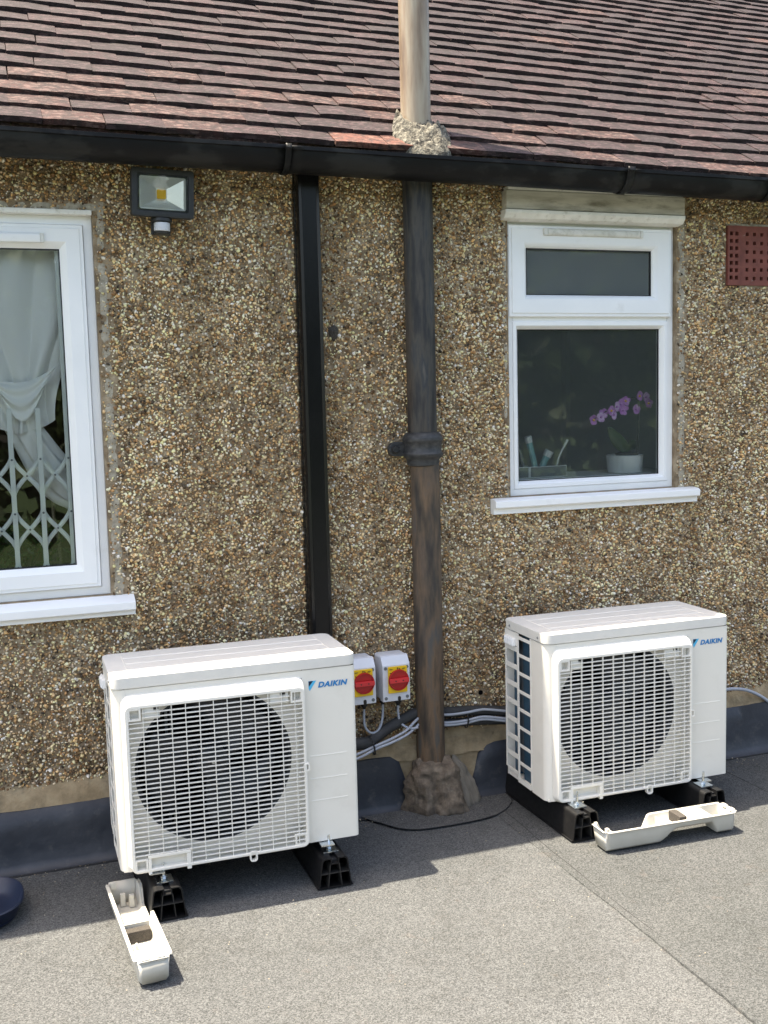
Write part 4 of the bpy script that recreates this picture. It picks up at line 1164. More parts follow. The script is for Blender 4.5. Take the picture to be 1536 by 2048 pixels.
# ------------------------------------------------------------------ air conditioners
AW, AH, AD = 0.691, 0.550, 0.300
def air_conditioner():
    t = thing('air_conditioner', '', 'air conditioner')
    gx0, gx1, gz0, gz1 = 0.020, 0.536, -0.004, 0.500     # grille bezel
    # casing: rounded left front corner, right panel, back, base
    mb = MB()
    r = 0.030
    outline = [(0.0, 0.105), (0.0, r)] + [(r - r * math.cos(R(90 * k / 8)), r - r * math.sin(R(90 * k / 8))) for k in range(1, 9)] + [(0.036, 0.0)]
    zt, zb = AH - 0.034, 0.0
    mb.sheet([[(x, y, z) for z in (zb, zt)] for x, y in outline])
    solidify(mb.build('casing', 'ac', t, angle=40), 0.002, -1).modifiers.new("normals", 'WEIGHTED_NORMAL').keep_sharp = True
    mb = MB()
    r2 = 0.012
    o2 = [(0.530, 0.0), (AW - r2, 0.0)] + [(AW - r2 + r2 * math.sin(R(90 * k / 6)), r2 - r2 * math.cos(R(90 * k / 6))) for k in range(1, 7)] + [(AW, AD - 0.02), (AW - 0.02, AD)]
    mb.sheet([[(x, y, z) for z in (zb, zt)] for x, y in o2])
    solidify(mb.build('service_panel', 'ac', t, angle=40), 0.002, -1).modifiers.new("normals", 'WEIGHTED_NORMAL').keep_sharp = True
    # pressed lines on the right panel
    for z in (0.258, 0.190, 0.124):
        MB().prism([(-0.0012, z), (-0.0002, z + 0.0032), (0.0003, z + 0.0032), (0.0003, z - 0.001)], 'x', 0.548, 0.658).build('pressed_line', 'ac', t)
    # front plate with fan opening, bellmouth
    fx, fz, fr = 0.276, 0.264, 0.224
    fp = MB()
    plate_with_hole(fp, 0.036, 0.536, 0.0, zt, fx, fz, fr, 0.030)
    fp.build('fan_plate', 'ac', t, smooth=False)
    MB().box(0.034, 0.5305, 0.0004, 0.0025, 0.494, zt).build('front_header', 'ac', t, smooth=False)
    bell = MB()
    n = 64
    prof = [(fr, 0.030), (fr - 0.004, 0.032), (fr - 0.009, 0.038), (fr - 0.011, 0.05), (fr - 0.011, 0.085)]
    g = [[(fx + q * math.cos(2 * math.pi * k / n), y, fz + q * math.sin(2 * math.pi * k / n)) for k in range(n + 1)] for q, y in prof]
    bell.sheet(g)
    bell.build('bellmouth', 'fan', t)  # coloured dark to extend the shade of the fan opening
    MB().box(0.02, AW - 0.16, AD - 0.05, AD - 0.03, 0.01, AH - 0.04).build('heat_exchanger', 'fin', t)
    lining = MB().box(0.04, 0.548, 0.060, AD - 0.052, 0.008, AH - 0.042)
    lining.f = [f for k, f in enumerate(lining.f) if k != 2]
    lining.build('fan_shade_lining', 'cavity_shade', t, smooth=False)  # black lining, the shade behind the fan put into its colour
    # fan
    fan = MB().lathe([(0.0001, 0.055), (0.03, 0.056), (0.045, 0.062), (0.05, 0.085), (0.05, 0.13)], (fx, 0, fz), 32, 'y').build('fan', 'fan', t)
    for k in range(3):
        a0 = R(120 * k + 20)
        g = []
        for i in range(13):
            u = i / 12; row = []
            rr = 0.045 + 0.15 * u
            for j in range(9):
                v = j / 8
                a = a0 + R(85) * (v - 0.15) * (0.75 + 0.35 * u) + R(22) * u
                y = 0.072 + 0.055 * v - 0.012 * u
                row.append((fx + rr * math.cos(a), y, fz + rr * math.sin(a)))
            g.append(row)
        o = MB().sheet(g).build('blade', 'fan', fan)
        solidify(o, 0.003, 0)
    MB().lathe([(0.0001, 0.050), (0.006, 0.051), (0.0065, 0.0548)], (fx, 0, fz), 12, 'y').build('shaft_nut', 'zinc', fan)
    for dx in (-0.05, -0.035):
        MB().box(fx - 0.07 + dx, fx - 0.063 + dx, 0.150, 0.16, 0.03, AH - 0.05).build('motor_stay', 'screw', t)
    # grille bezel
    fy = -0.026
    rings_ = []
    for (dl, dr, db, dt, rad, y) in ((0, 0, 0, 0, 0.026, 0.001), (0.0015, 0.0015, 0.0015, 0.002, 0.026, -0.008), (0.004, 0.003, 0.004, 0.010, 0.024, -0.016),
                                     (0.008, 0.005, 0.006, 0.024, 0.018, fy + 0.001), (0.0095, 0.006, 0.0075, 0.027, 0.016, fy), (0.0165, 0.0115, 0.013, 0.033, 0.008, fy),
                                     (0.018, 0.013, 0.0145, 0.0345, 0.007, fy + 0.002), (0.0185, 0.0135, 0.015, 0.035, 0.006, 0.0298)):
        q_ = rrect(gx0 + dl, gx1 - dr, gz0 + db, gz1 - dt, rad, 6)
        rings_.append([(p[0], y, p[1]) for p in q_ + [q_[0]]])
    bez = MB().sheet(rings_).build('front_grille', 'ac_grille', t, wn=True, angle=50)
    ix0, ix1, iz0, iz1 = gx0 + 0.018, gx1 - 0.013, gz0 + 0.0145, gz1 - 0.0345
    # slats and ribs
    ns = 34
    sl = MB().prism([(fy + 0.0015, -0.0011), (fy + 0.0015, 0.0010), (fy + 0.0070, 0.0016), (fy + 0.0070, -0.0004)], 'x', ix0, ix1).mesh('grille_slat', 'ac_grille', smooth=False)
    slh = MB().prism([(fy + 0.0015, -0.0011), (fy + 0.0015, 0.0010), (fy + 0.0070, 0.0016), (fy + 0.0070, -0.0004)], 'x', ix0 + 0.155, ix1).mesh('grille_slat', 'ac_grille', smooth=False)
    slt = MB().prism([(fy + 0.0015, -0.0011), (fy + 0.0015, 0.0010), (fy + 0.0070, 0.0016), (fy + 0.0070, -0.0004)], 'x', ix0 + 0.036, ix1 - 0.036).mesh('grille_slat', 'ac_grille', smooth=False)
    for k in range(1, ns):
        z = iz0 + (iz1 - iz0) * k / ns
        link('grille_slat', slh if k <= 2 else (slt if k >= ns - 2 else sl), bez, (0, 0, z))
    nr_ = 12
    rib = MB().box(-0.0009, 0.0009, fy + 0.0011, fy + 0.008, iz0, iz1).mesh('grille_rib', 'ac_grille', smooth=False)
    for k in range(1, nr_ + 1):
        x = ix0 + (ix1 - ix0) * k / (nr_ + 0.55)
        if k <= 3:
            MB().box(x - 0.0009, x + 0.0009, fy + 0.0011, fy + 0.008, iz0 + 0.036, iz1).build('grille_rib', 'ac_grille', bez, smooth=False)
        else:
            link('grille_rib', rib, bez, (x, 0, 0))
    # corner screw wells
    for cx, cz, side in ((ix0 + 0.016, iz1 - 0.016, 1), (ix1 - 0.016, iz1 - 0.016, -1), (ix0 + 0.016, iz0 + 0.013, 1), (ix1 - 0.016, iz0 + 0.016, -1)):
        MB().rings(cx - 0.017, cx + 0.017, cz - 0.017, cz + 0.017, [(0, 0.005), (0, fy + 0.0005), (0.0045, fy + 0.0005), (0.0055, -0.004), (0.0165, -0.0035)]).build('screw_well', 'ac_grille', bez, smooth=False)
    for x0_, x1_ in ((ix0 + 0.038, ix0 + 0.085), (ix1 - 0.092, ix1 - 0.038)):
        MB().box(x0_, x1_, fy + 0.009, fy + 0.012, iz1 - 0.034, iz1).build('label_plate', 'ac_grille', bez, bevel=0.0008)
        MB().box(x0_ + 0.030, x0_ + 0.044, fy + 0.006, fy + 0.0085, iz1 - 0.008, iz1 - 0.002).build('clip_slot', 'dark', bez)
    # stepped notch over the left foot
    hx0, hx1 = ix0 + 0.034, ix0 + 0.152
    MB().box(hx0, hx1, fy + 0.0002, -0.004, iz0 + 0.030, iz0 + 0.038).build('notch_rail', 'ac_grille', bez, bevel=0.001)
    MB().box(hx0, hx0 + 0.009, fy + 0.0004, -0.004, gz0 - 0.002, iz0 + 0.0295).build('notch_rail', 'ac_grille', bez, bevel=0.001)
    MB().box(hx1 - 0.012, hx1, fy + 0.0004, -0.004, gz0 - 0.002, iz0 + 0.0295).build('notch_rail', 'ac_grille', bez, bevel=0.001)
    MB().box(hx0 + 0.0095, hx1 - 0.0125, -0.006, -0.0035, gz0 - 0.003, iz0 + 0.0293).build('notch_plate', 'ac', bez)
    # clips on the right edge and lower edge
    MB().ring_prism(rrect(gx1 - 0.014, gx1 + 0.003, 0.226, 0.250, 0.006), rrect(gx1 - 0.010, gx1 - 0.001, 0.230, 0.246, 0.003), 'y', fy - 0.002, fy + 0.014).build('clip', 'ac_grille', bez)
    MB().ring_prism(rrect(0.355, 0.377, gz0 - 0.012, gz0 + 0.018, 0.008), rrect(0.359, 0.373, gz0 - 0.008, gz0 + 0.014, 0.005), 'y', fy - 0.002, fy + 0.012).build('clip', 'ac_grille', bez)
    # side air inlet: frame with two columns of openings, fins behind
    side = MB()
    ys = [0.105, 0.112, 0.195, 0.207, 0.288, 0.298]
    side.box(-0.001, 0.002, 0.1045, 0.113, 0.004, zt)
    side.box(-0.0015, 0.002, 0.194, 0.207, 0.0, zt)
    side.box(-0.001, 0.002, 0.287, 0.2985, 0.03, zt)
    sg = side.build('side_grille', 'ac_grille', t, bevel=0.0015)
    for k, z in enumerate((0.012, 0.071, 0.133, 0.195, 0.257, 0.319, 0.381, 0.443, 0.502)):
        MB().box(-0.0005, 0.0016, 0.1132, 0.1938, z - (0.006 if k else 0.012), z + 0.006).build('side_bar', 'ac_grille', sg, bevel=0.001)
        if k < 8:
            MB().box(-0.0005, 0.0016, 0.2072, 0.2868, z + 0.012 - (0.006 if k else 0.0), z + 0.024).build('side_bar', 'ac_grille', sg, bevel=0.001)
    MB().box(-0.0008, 0.0016, 0.2072, 0.2868, 0.470, zt).build('side_bar', 'ac_grille', sg, bevel=0.001)
    MB().box(0.022, 0.030, 0.100, 0.206, 0.006, zt).build('side_fins', 'fin', t)
    MB().box(0.030, 0.036, 0.2065, 0.262, 0.02, zt).build('side_lining', 'screw', t)
    MB().tube([(0.018, 0.235, 0.02), (0.018, 0.235, zt - 0.04)], 0.004, 8).build('copper_tube', 'zinc', t)
    tb = MB().box(-0.012, 0.0, 0.215, 0.285, 0.468, 0.496).build('sensor_holder', 'upvc', t, bevel=0.003)
    for k in range(5):
        MB().box(-0.0145, -0.0115, 0.220 + 0.013 * k, 0.226 + 0.013 * k, 0.471, 0.493).build('sensor_rib', 'upvc', tb, bevel=0.001)
    # back, base, lid
    MB().box(0.002, AW - 0.022, AD - 0.012, AD - 0.008, 0.002, zt).build('back_panel', 'ac', t)
    MB().box(0.008, AW - 0.006, 0.006, AD - 0.006, -0.002, 0.006).build('base_pan', 'ac', t, bevel=0.001)
    lid = MB()
    lo = rrect(-0.003, AW + 0.003, -0.003, AD + 0.004, 0.026, 6)
    lid.prism(lo, 'z', AH - 0.0325, AH)
    ld = lid.build('lid', 'ac_top', t, bevel=0.003, segs=2)
    for y in (0.085, 0.155, 0.225):
        MB().prism([(y - 0.002, AH - 0.0004), (y - 0.0008, AH + 0.0011), (y + 0.0008, AH + 0.0011), (y + 0.002, AH - 0.0004)], 'x', 0.05, AW - 0.05).build('lid_ridge', 'ac_grille', ld)
    for x in (0.05, AW - 0.05):
        MB().prism([(x - 0.002, AH - 0.0004), (x - 0.0008, AH + 0.0011), (x + 0.0008, AH + 0.0011), (x + 0.002, AH - 0.0004)], 'y', 0.06, AD - 0.03).build('lid_ridge', 'ac_grille', ld)
    for y in (0.05, 0.255):
        MB().lathe([(0.0001, -0.0055), (0.003, -0.0055), (0.0038, -0.0032)], (0, y, AH - 0.018), 10, 'x').build('lid_screw', 'screw', t)
    MB().lathe([(0.0001, 0.004), (0.004, 0.004), (0.005, 0.0), ], (AW, 0.06, 0.175), 10, 'x').build('panel_screw', 'zinc', t)
    # feet rails
    for x in (0.095, 0.585):
        MB().box(x - 0.02, x + 0.02, -0.03, AD + 0.03, -0.0055, -0.0022).build('foot_rail', 'zinc', t)
    # lettering and emblem
    cu = bpy.data.curves.new('lettering', 'FONT')
    cu.body = 'DAIKIN'; cu.size = 0.0255; cu.shear = 0.24; cu.offset = 0.0011; cu.extrude = 0.0001; cu.space_character = 1.1
    cu.materials.append(M['logo_blue'])
    tmp = link('lettering_curve', cu)
    bpy.context.view_layer.update()
    lm_ = bpy.data.meshes.new_from_object(tmp.evaluated_get(bpy.context.evaluated_depsgraph_get()))
    bpy.data.objects.remove(tmp)
    tx = link('lettering', lm_, t, (0.5770, -0.0012, 0.4615), (R(90), 0, 0))
    tx.scale = (0.94, 0.84, 1)
    e = MB().add([(0.5495, -0.0008, 0.4825), (0.5730, -0.0008, 0.4825), (0.5525, -0.0008, 0.4530), (0.5495, -0.0008, 0.4620)], [(0, 3, 2, 1)])
    e.build('emblem', 'logo_cyan', t, smooth=False)
    e2 = MB().add([(0.5499, -0.0012, 0.4820), (0.5635, -0.0012, 0.4820), (0.5503, -0.0012, 0.4660)], [(0, 2, 1)])
    e2.build('emblem', 'logo_navy', t, smooth=False)
    return t
acA = air_conditioner()
acA.location = (0.2515, -0.478, 0.126)
acA.rotation_euler = (0, 0, R(-0.8))
acB = copy_tree(acA)
acB.location = (1.597, -0.438, 0.104)
acB.rotation_euler = (0, 0, R(-0.6))
tag(acA, 'white air conditioner outdoor unit standing under the black trunking', 'air conditioner', 'outdoor units')
tag(acB, 'white air conditioner outdoor unit standing under the small frosted window', 'air conditioner', 'outdoor units')

# ------------------------------------------------------------------ rubber mounting blocks
def block():
    t = thing('mounting_block', '', 'mounting block')
    L, H = 0.475, 0.089
    def outline(inset):
        b, tp, h = 0.050 - inset, 0.040 - inset, H - inset
        pts = [(-b, inset if inset else 0.0)]
        r_ = 0.011
        for k in range(5):
            a = R(180 - 22.5 * k); pts.append((-tp + r_ + r_ * math.cos(a), h - r_ + r_ * math.sin(a)))
        s_ = 0.0095 + inset; d = 0.016
        pts += [(-s_, h), (-s_, h - d), (s_, h - d), (s_, h)]
        for k in range(5):
            a = R(90 - 22.5 * k); pts.append((tp - r_ + r_ * math.cos(a), h - r_ + r_ * math.sin(a)))
        pts.append((b, inset if inset else 0.0))
        return pts
    # near-black block set back from both ends, its colour holding the hollows' shade
    MB().ring_prism(outline(0.0), outline(0.003), 'y', -L, 0.0).build('shell', 'rubber', t, smooth=True)
    MB().prism([(-0.046, 0.002), (-0.036, H - 0.021), (0.036, H - 0.021), (0.046, 0.002)], 'y', -L + 0.06, -0.06).build('shade_core', 'cavity_shade', t)
    for sg, x0, x1 in ((-1, 0.0125, 0.0195), (1, 0.0125, 0.0195)):
        MB().prism([(sg * x0, H - 0.019), (sg * (x0 + 0.002), H - 0.019), (sg * (x1 + 0.002), 0.003), (sg * x1, 0.003)], 'y', -L + 0.0015, -L + 0.06).build('web', 'rubber_edge', t)
    MB().box(-0.043, 0.043, -L + 0.0012, -L + 0.06, 0.042, 0.044).build('web', 'rubber_edge', t)
    for sg in (-1, 1):
        MB().box(sg * 0.050 - 0.004, sg * 0.050 + 0.004, -L + 0.002, -0.002, 0.0, 0.003).build('flange', 'rubber', t)
    MB().box(-0.009, 0.009, -L + 0.012, -0.012, H - 0.0155, H - 0.010).build('channel', 'dark', t)
    for y in (-L + 0.060, -0.09):
        w_ = MB().prism(rrect(-0.023, 0.023, y - 0.024, y + 0.024, 0.003), 'z', H + 0.0005, H + 0.0045)
        pl = w_.build('clamp_plate', 'zinc', t, bevel=0.0006)
        MB().lathe([(0.0001, H - 0.01), (0.0042, H - 0.01), (0.0042, H + 0.046), (0.0036, H + 0.048)], (0, y, 0), 14).build('bolt', 'zinc', pl)
        MB().lathe([(0.0075, H + 0.0047), (0.0078, H + 0.0055), (0.0078, H + 0.0108), (0.007, H + 0.0115)], (0, y, 0), 6).build('nut', 'zinc', pl, angle=20)
        MB().lathe([(0.0095, H + 0.0115), (0.0095, H + 0.0127)], (0, y, 0), 20).build('washer', 'zinc', pl)
    return t
bk = block()
spots = [(0.360, -0.078, 'black rubber mounting block with loose white cover lying against it', 0.6),
         (0.850, -0.070, 'black rubber mounting block under the lettered end of the trunking-side air conditioner', -0.4),
         (1.676, -0.070, 'black rubber mounting block beside the felt seam, nearest the soil pipe', 0.3),
         (2.158, -0.078, 'black rubber mounting block half hidden behind the bridge-shaped white cover', -0.5)]
for i, (x, y, lab, rz) in enumerate(spots):
    o = bk if i == 0 else copy_tree(bk)
    o.location = (x, y, 0.006 if x < 1.5 else 0.009)
    o.rotation_euler = (0, 0, R(rz))
    tag(o, lab, 'mounting block', 'rubber blocks under the outdoor units')

# ------------------------------------------------------------------ loose valve covers
def cover(loc, rotz, label, foam_at, notch_side, deep_first, dark_inside=False):
    t = thing('plastic_cover', label, 'plastic cover', loc, (0, 0, rotz))
    L, W, H = 0.455, 0.092, 0.062
    n = 48
    def floor(s_):           # underside height along the length
        if deep_first:       # deep at both ends, arched in the middle
            if s_ < 0.40: return 0.0
            if s_ < 0.56: q_ = (s_ - 0.40) / 0.16; return 0.036 * (q_ * q_ * (3 - 2 * q_))
            if s_ < 0.84: return 0.036
            if s_ < 0.875: return 0.036 * (1 - (s_ - 0.84) / 0.035)
            return 0.0
        return 0.0
    def wall_h(s_, side):
        h = H
        if side == notch_side:
            a0, a1 = (0.03, 0.42) if deep_first else (0.10, 0.46)
            if a0 < s_ < a1:
                q_ = min((s_ - a0) / 0.03, (a1 - s_) / 0.05, 1); h = H - (H - 0.014) * max(0, q_)
        return h
    grid = []
    for i in range(n + 1):
        s_ = i / n
        x = -L / 2 + L * s_
        taper = min(1, min(s_, 1 - s_) / 0.012)
        fz_ = floor(s_)
        w = W / 2 * (1 - 0.04 * (1 - taper))
        ha, hb = max(wall_h(s_, -1), fz_ + 0.004), max(wall_h(s_, 1), fz_ + 0.004)
        iw = w - 0.010
        grid.append([(x, -w, ha), (x, -w + 0.006, ha), (x, -iw, fz_ + 0.008), (x, -iw + 0.006, fz_ + 0.001), (x, 0, fz_), (x, iw - 0.006, fz_ + 0.001), (x, iw, fz_ + 0.008), (x, w - 0.006, hb), (x, w, hb)])
    mb = MB().sheet(grid)
    # end walls
    for i, sg in ((0, -1), (n, 1)):
        row = grid[i]
        xo = row[0][0]
        fz_ = row[4][2]
        top = [(xo + sg * 0.006, p[1] * 0.97, H if i == 0 or True else p[2]) for p in row[1:8]]
        bot = [(p[0], p[1], p[2]) for p in row[1:8]]
        mb.sheet([bot, top])
        mb.sheet([top, [(q_[0] + sg * 0.006, q_[1], q_[2]) for q_ in top]])
    sh = mb.build('shell', 'tray', t, angle=50)
    solidify(sh, 0.0024, 0)
    # rim lip along the long sides
    for sd in (-1, 1):
        pts = []
        for i in range(n + 1):
            p = grid[i][0] if sd < 0 else grid[i][-1]
            pts.append((p[0], p[1], p[2]))
        MB().tube(pts, 0.0022, 6).build('rim', 'tray', t)
    # clips and stiffeners
    for k, s_ in enumerate((0.015, 0.055, 0.09)):
        x = -L / 2 + L * s_
        MB().box(x - 0.006, x + 0.005, -W / 2 + 0.012 + 0.022 * k, -W / 2 + 0.026 + 0.022 * k, H - 0.012 if k == 0 else 0.004, H + (0.008 if k == 0 else -0.022)).build('clip', 'tray', t, bevel=0.0015)
    for s_, hh in ((0.47, 0.040), (0.83, 0.022)):
        x = -L / 2 + L * s_
        MB().box(x - 0.0012, x + 0.0012, -W / 2 + 0.012, W / 2 - 0.012, floor(s_) + 0.0015, min(H - 0.004, floor(s_) + hh)).build('stiffener', 'tray', t)
    x = -L / 2 + L * 0.62
    MB().lathe([(0.004, floor(0.62) + 0.001), (0.003, floor(0.62) + 0.018), (0.0025, floor(0.62) + 0.019)], (x, -0.012, 0), 10).build('screw_post', 'tray', t)
    for yy in (-0.02, 0.018):
        MB().box(L / 2 + 0.001, L / 2 + 0.0105, yy - 0.010, yy + 0.010, H - 0.006, H + 0.005).build('clip', 'tray', t, bevel=0.0015)
    x = -L / 2 + L * foam_at
    MB().box(x - 0.013, x + 0.013, -W / 2 + 0.014, W / 2 - 0.014, floor(foam_at) + 0.0025, floor(foam_at) + 0.034).build('foam_block', 'foam', t, bevel=0.002)
    return t
# first: lying lengthwise away from the wall by the left block (local +x points to the camera)
c1 = cover((0.2705, -0.640, 0.0105), R(-87.0), 'cream plastic trough cover lying lengthwise in the sun with a foam block', 0.52, 1, False)
c2 = cover((1.912, -0.628, 0.0125), R(-2.0), 'cream plastic bridge-shaped cover lying under the air conditioner by the frosted window', 0.60, 1, True)

# ------------------------------------------------------------------ navy tub at the left edge
def tub():
    t = thing('rubber_tub', 'navy blue rubber tub cut off by the left edge of the picture', 'tub', (-0.190, -0.325, 0.006))
    def ring(a, b, z, k=36, p=2.7):
        out = []
        for i in range(k):
            th = 2 * math.pi * i / k
            c_, s_ = math.cos(th), math.sin(th)
            out.append((a * abs(c_) ** (2 / p) * (1 if c_ > 0 else -1), b * abs(s_) ** (2 / p) * (1 if s_ > 0 else -1), z))
        return out
    prof = [(0.155, 0.115, 0.0), (0.163, 0.122, 0.004), (0.166, 0.125, 0.012), (0.166, 0.125, 0.020), (0.170, 0.130, 0.024), (0.182, 0.142, 0.075), (0.186, 0.146, 0.082), (0.183, 0.143, 0.087), (0.178, 0.138, 0.083),
            (0.165, 0.125, 0.030), (0.150, 0.112, 0.015), (0.06, 0.045, 0.012), (0.001, 0.001, 0.012)]
    g = [ring(a, b, z * 0.6) for a, b, z in prof]
    g = [row + [row[0]] for row in g]
    MB().sheet(g).build('bowl', 'navy', t, angle=60)
    return t
tub()

# ------------------------------------------------------------------ behind the left window
def net_curtain():
    g = []
    def S(a, b, t):
        t = min(1, max(0, t)); t = t * t * (3 - 2 * t); return a + (b - a) * t
    ni, nj = 150, 90
    for i in range(ni + 1):
        u = i / ni
        row = []
        for j in range(nj + 1):
            v = j / nj                      # 0 top, 1 tie
            z = 1.96 - 0.58 * v - 0.05 * v * math.sin(u * 3.0)
            spread = S(1.0, 0.36, (v - 0.30) / 0.7)
            xc = 0.085
            x = xc + (u - 0.62) * 0.62 * spread + 0.02 * math.sin(v * 5 + u * 9) * v
            if u > 0.86:
                x -= (u - 0.86) * 0.12 * v
            amp = 0.012 * (0.6 + 0.6 * v)
            y = 0.080 + amp * (1 - 1.7 * abs(math.sin(u * 17 + 1.2 * math.sin(v * 3))))  + 0.008 * math.sin(u * 17 + v * 6) + 0.008 * v * math.sin(u * 7)
            row.append((x, y, z))
        g.append(row)
    t = thing('net_curtain', 'sheer pale net curtain gathered to one side behind the casement window', 'curtain')
    MB().sheet(g).build('drape', 'sheer', t, angle=180)
    # gathered tail swinging down to the right
    g = []
    path = smooth_path([(-0.12, 0.10, 1.60), (-0.03, 0.10, 1.50), (0.045, 0.10, 1.40), (0.095, 0.10, 1.31), (0.15, 0.105, 1.22), (0.21, 0.11, 1.16), (0.29, 0.115, 1.12)], 8)
    for i, p in enumerate(path):
        u = i / (len(path) - 1); row = []
        wd = 0.040 + 0.045 * abs(u - 0.25)
        for j in range(41):
            a = 2 * math.pi * j / 40
            rr = 1 + 0.16 * math.sin(a * 7 + u * 4) + 0.08 * math.sin(a * 13 - u * 7)
            row.append((p.x + wd * 0.75 * math.cos(a) * rr, p.y + 0.022 * math.sin(a) * rr, p.z + wd * 0.75 * math.cos(a) * rr * 0.8))
        g.append(row)
    MB().sheet(g).build('gathered_tail', 'sheer', t, angle=180)
    # swag that folds over at the tie
    g = []
    for i in range(41):
        u = i / 40; row = []
        for j in range(25):
            v = j / 24
            x = 0.005 + 0.19 * u - 0.05 * v * (u - 0.2)
            z = 1.475 - 0.075 * math.sin(math.pi * u) * (0.4 + v) + 0.05 * u + 0.045 * (0.5 - v)
            y = 0.046 - 0.012 * math.sin(math.pi * v) + 0.006 * math.sin(v * 16 + u * 4)
            row.append((x, y, z))
        g.append(row)
    MB().sheet(g).build('swag', 'sheer', t, angle=180)
net_curtain()

def security_grille():
    t = thing('security_grille', 'pale folding steel security grille with curved lattice behind the casement glass', 'grille', (0, 0.036, 0))
    xs = [-0.372, -0.290, -0.208, -0.126, -0.044, 0.038, 0.121, 0.203]
    for x in xs:
        MB().box(x - 0.0075, x + 0.0075, -0.005, 0.005, 0.828, 1.93 if x > 0.2 else 1.41).build('bar', 'grille_paint', t, bevel=0.001)
        for z in (1.09, 0.925, 1.255):
            MB().lathe([(0.0001, -0.0075), (0.003, -0.007), (0.0034, -0.0052)], (x, 0, z), 8, 'y').build('rivet', 'screw', t)
    for a, b in zip(xs[:-1], xs[1:]):
        for zc in (1.204, 1.039, 0.874):
            for sg in (1, -1):
                g = []
                for k in range(17):
                    q_ = k / 16
                    ss = q_ * q_ * (3 - 2 * q_)
                    zz = zc + sg * 0.066 * (1 - 2 * q_)
                    xx = a + (b - a) * ss
                    g.append((xx, 0.008 if sg > 0 else 0.011, zz))
                mb = MB(); gr = []
                for k, p in enumerate(g):
                    p0, p1 = Vector(g[max(k - 1, 0)]), Vector(g[min(k + 1, 16)])
                    d = (p1 - p0).normalized(); nn = Vector((-d.z, 0, d.x)) * 0.0068
                    gr.append([tuple(Vector(p) + nn), tuple(Vector(p) - nn)])
                mb.sheet(gr)
                solidify(mb.build('lattice_strip', 'grille_paint', t), 0.0022, 0)
            MB().lathe([(0.0001, 0.0035), (0.003, 0.004), (0.0034, 0.0065)], ((a + b) / 2, 0, zc), 8, 'y').build('rivet', 'screw', t)
security_grille()

def potted_plant(name, label, loc, n, size, pot_mat='wicker'):
    t = thing(name, label, 'plant', loc)
    MB().lathe([(0.045, 0), (0.052, 0.002), (0.066, 0.075), (0.070, 0.080), (0.064, 0.082), (0.055, 0.06)], (0, 0, 0), 24).build('pot', pot_mat, t)
    r_ = random.Random(len(label))
    mb = MB()
    for k in range(n):
        a, e_ = r_.uniform(0, 6.28), r_.uniform(0.1, 1.4)
        rr = size * r_.uniform(0.4, 1)
        p = Vector((rr * math.cos(a) * math.cos(e_), rr * math.sin(a) * math.cos(e_), 0.08 + rr * math.sin(e_)))
        d = Vector((r_.uniform(-1, 1), r_.uniform(-1, 1), r_.uniform(-0.4, 1))).normalized() * 0.017
        s_ = d.cross(Vector((r_.uniform(-1, 1), r_.uniform(-1, 1), r_.uniform(-1, 1)))).normalized() * 0.006
        mb.add([p - d, p + s_, p + d, p - s_], [(0, 1, 2, 3)])
    mb.build('foliage', 'leaf', t)
    for k in range(6):
        a = k * 1.05
        MB().tube(smooth_path([(0, 0, 0.06), (0.3 * size * math.cos(a), 0.3 * size * math.sin(a), 0.06 + size * 0.5), (0.6 * size * math.cos(a), 0.6 * size * math.sin(a), 0.07 + size * 0.8)], 4), 0.0014, 5).build('stem', 'stem', t)
    return t
potted_plant('potted_plant', 'small leafy pot plant behind the lattice of the security grille', (0.075, 0.21, 0.827), 170, 0.15)
potted_plant('potted_plant', 'dark bushy pot plant at the left edge behind the casement glass', (-0.05, 0.22, 0.827), 240, 0.17)
rp = smooth_path([(0.165, 0.20, 1.16), (0.158, 0.195, 1.10), (0.160, 0.19, 1.03), (0.170, 0.19, 0.97), (0.172, 0.19, 0.90)], 8)
tag(MB().tube(rp, 0.0065, 8).build('rope', 'rope'), 'knotted cream rope hanging behind the security grille', 'rope')
bsk = thing('wicker_basket', 'pale woven basket on the window board behind the security grille', 'basket', (0.165, 0.24, 0.827))
MB().lathe([(0.04, 0.0), (0.045, 0.002), (0.050, 0.06), (0.046, 0.115), (0.040, 0.12), (0.036, 0.10)], (0, 0, 0), 24).build('body', 'wicker', bsk)
for z in (0.02, 0.05, 0.08):
    MB().lathe([(0.047, z), (0.052, z + 0.004), (0.047, z + 0.008)], (0, 0, 0), 24).build('band', 'rope', bsk)

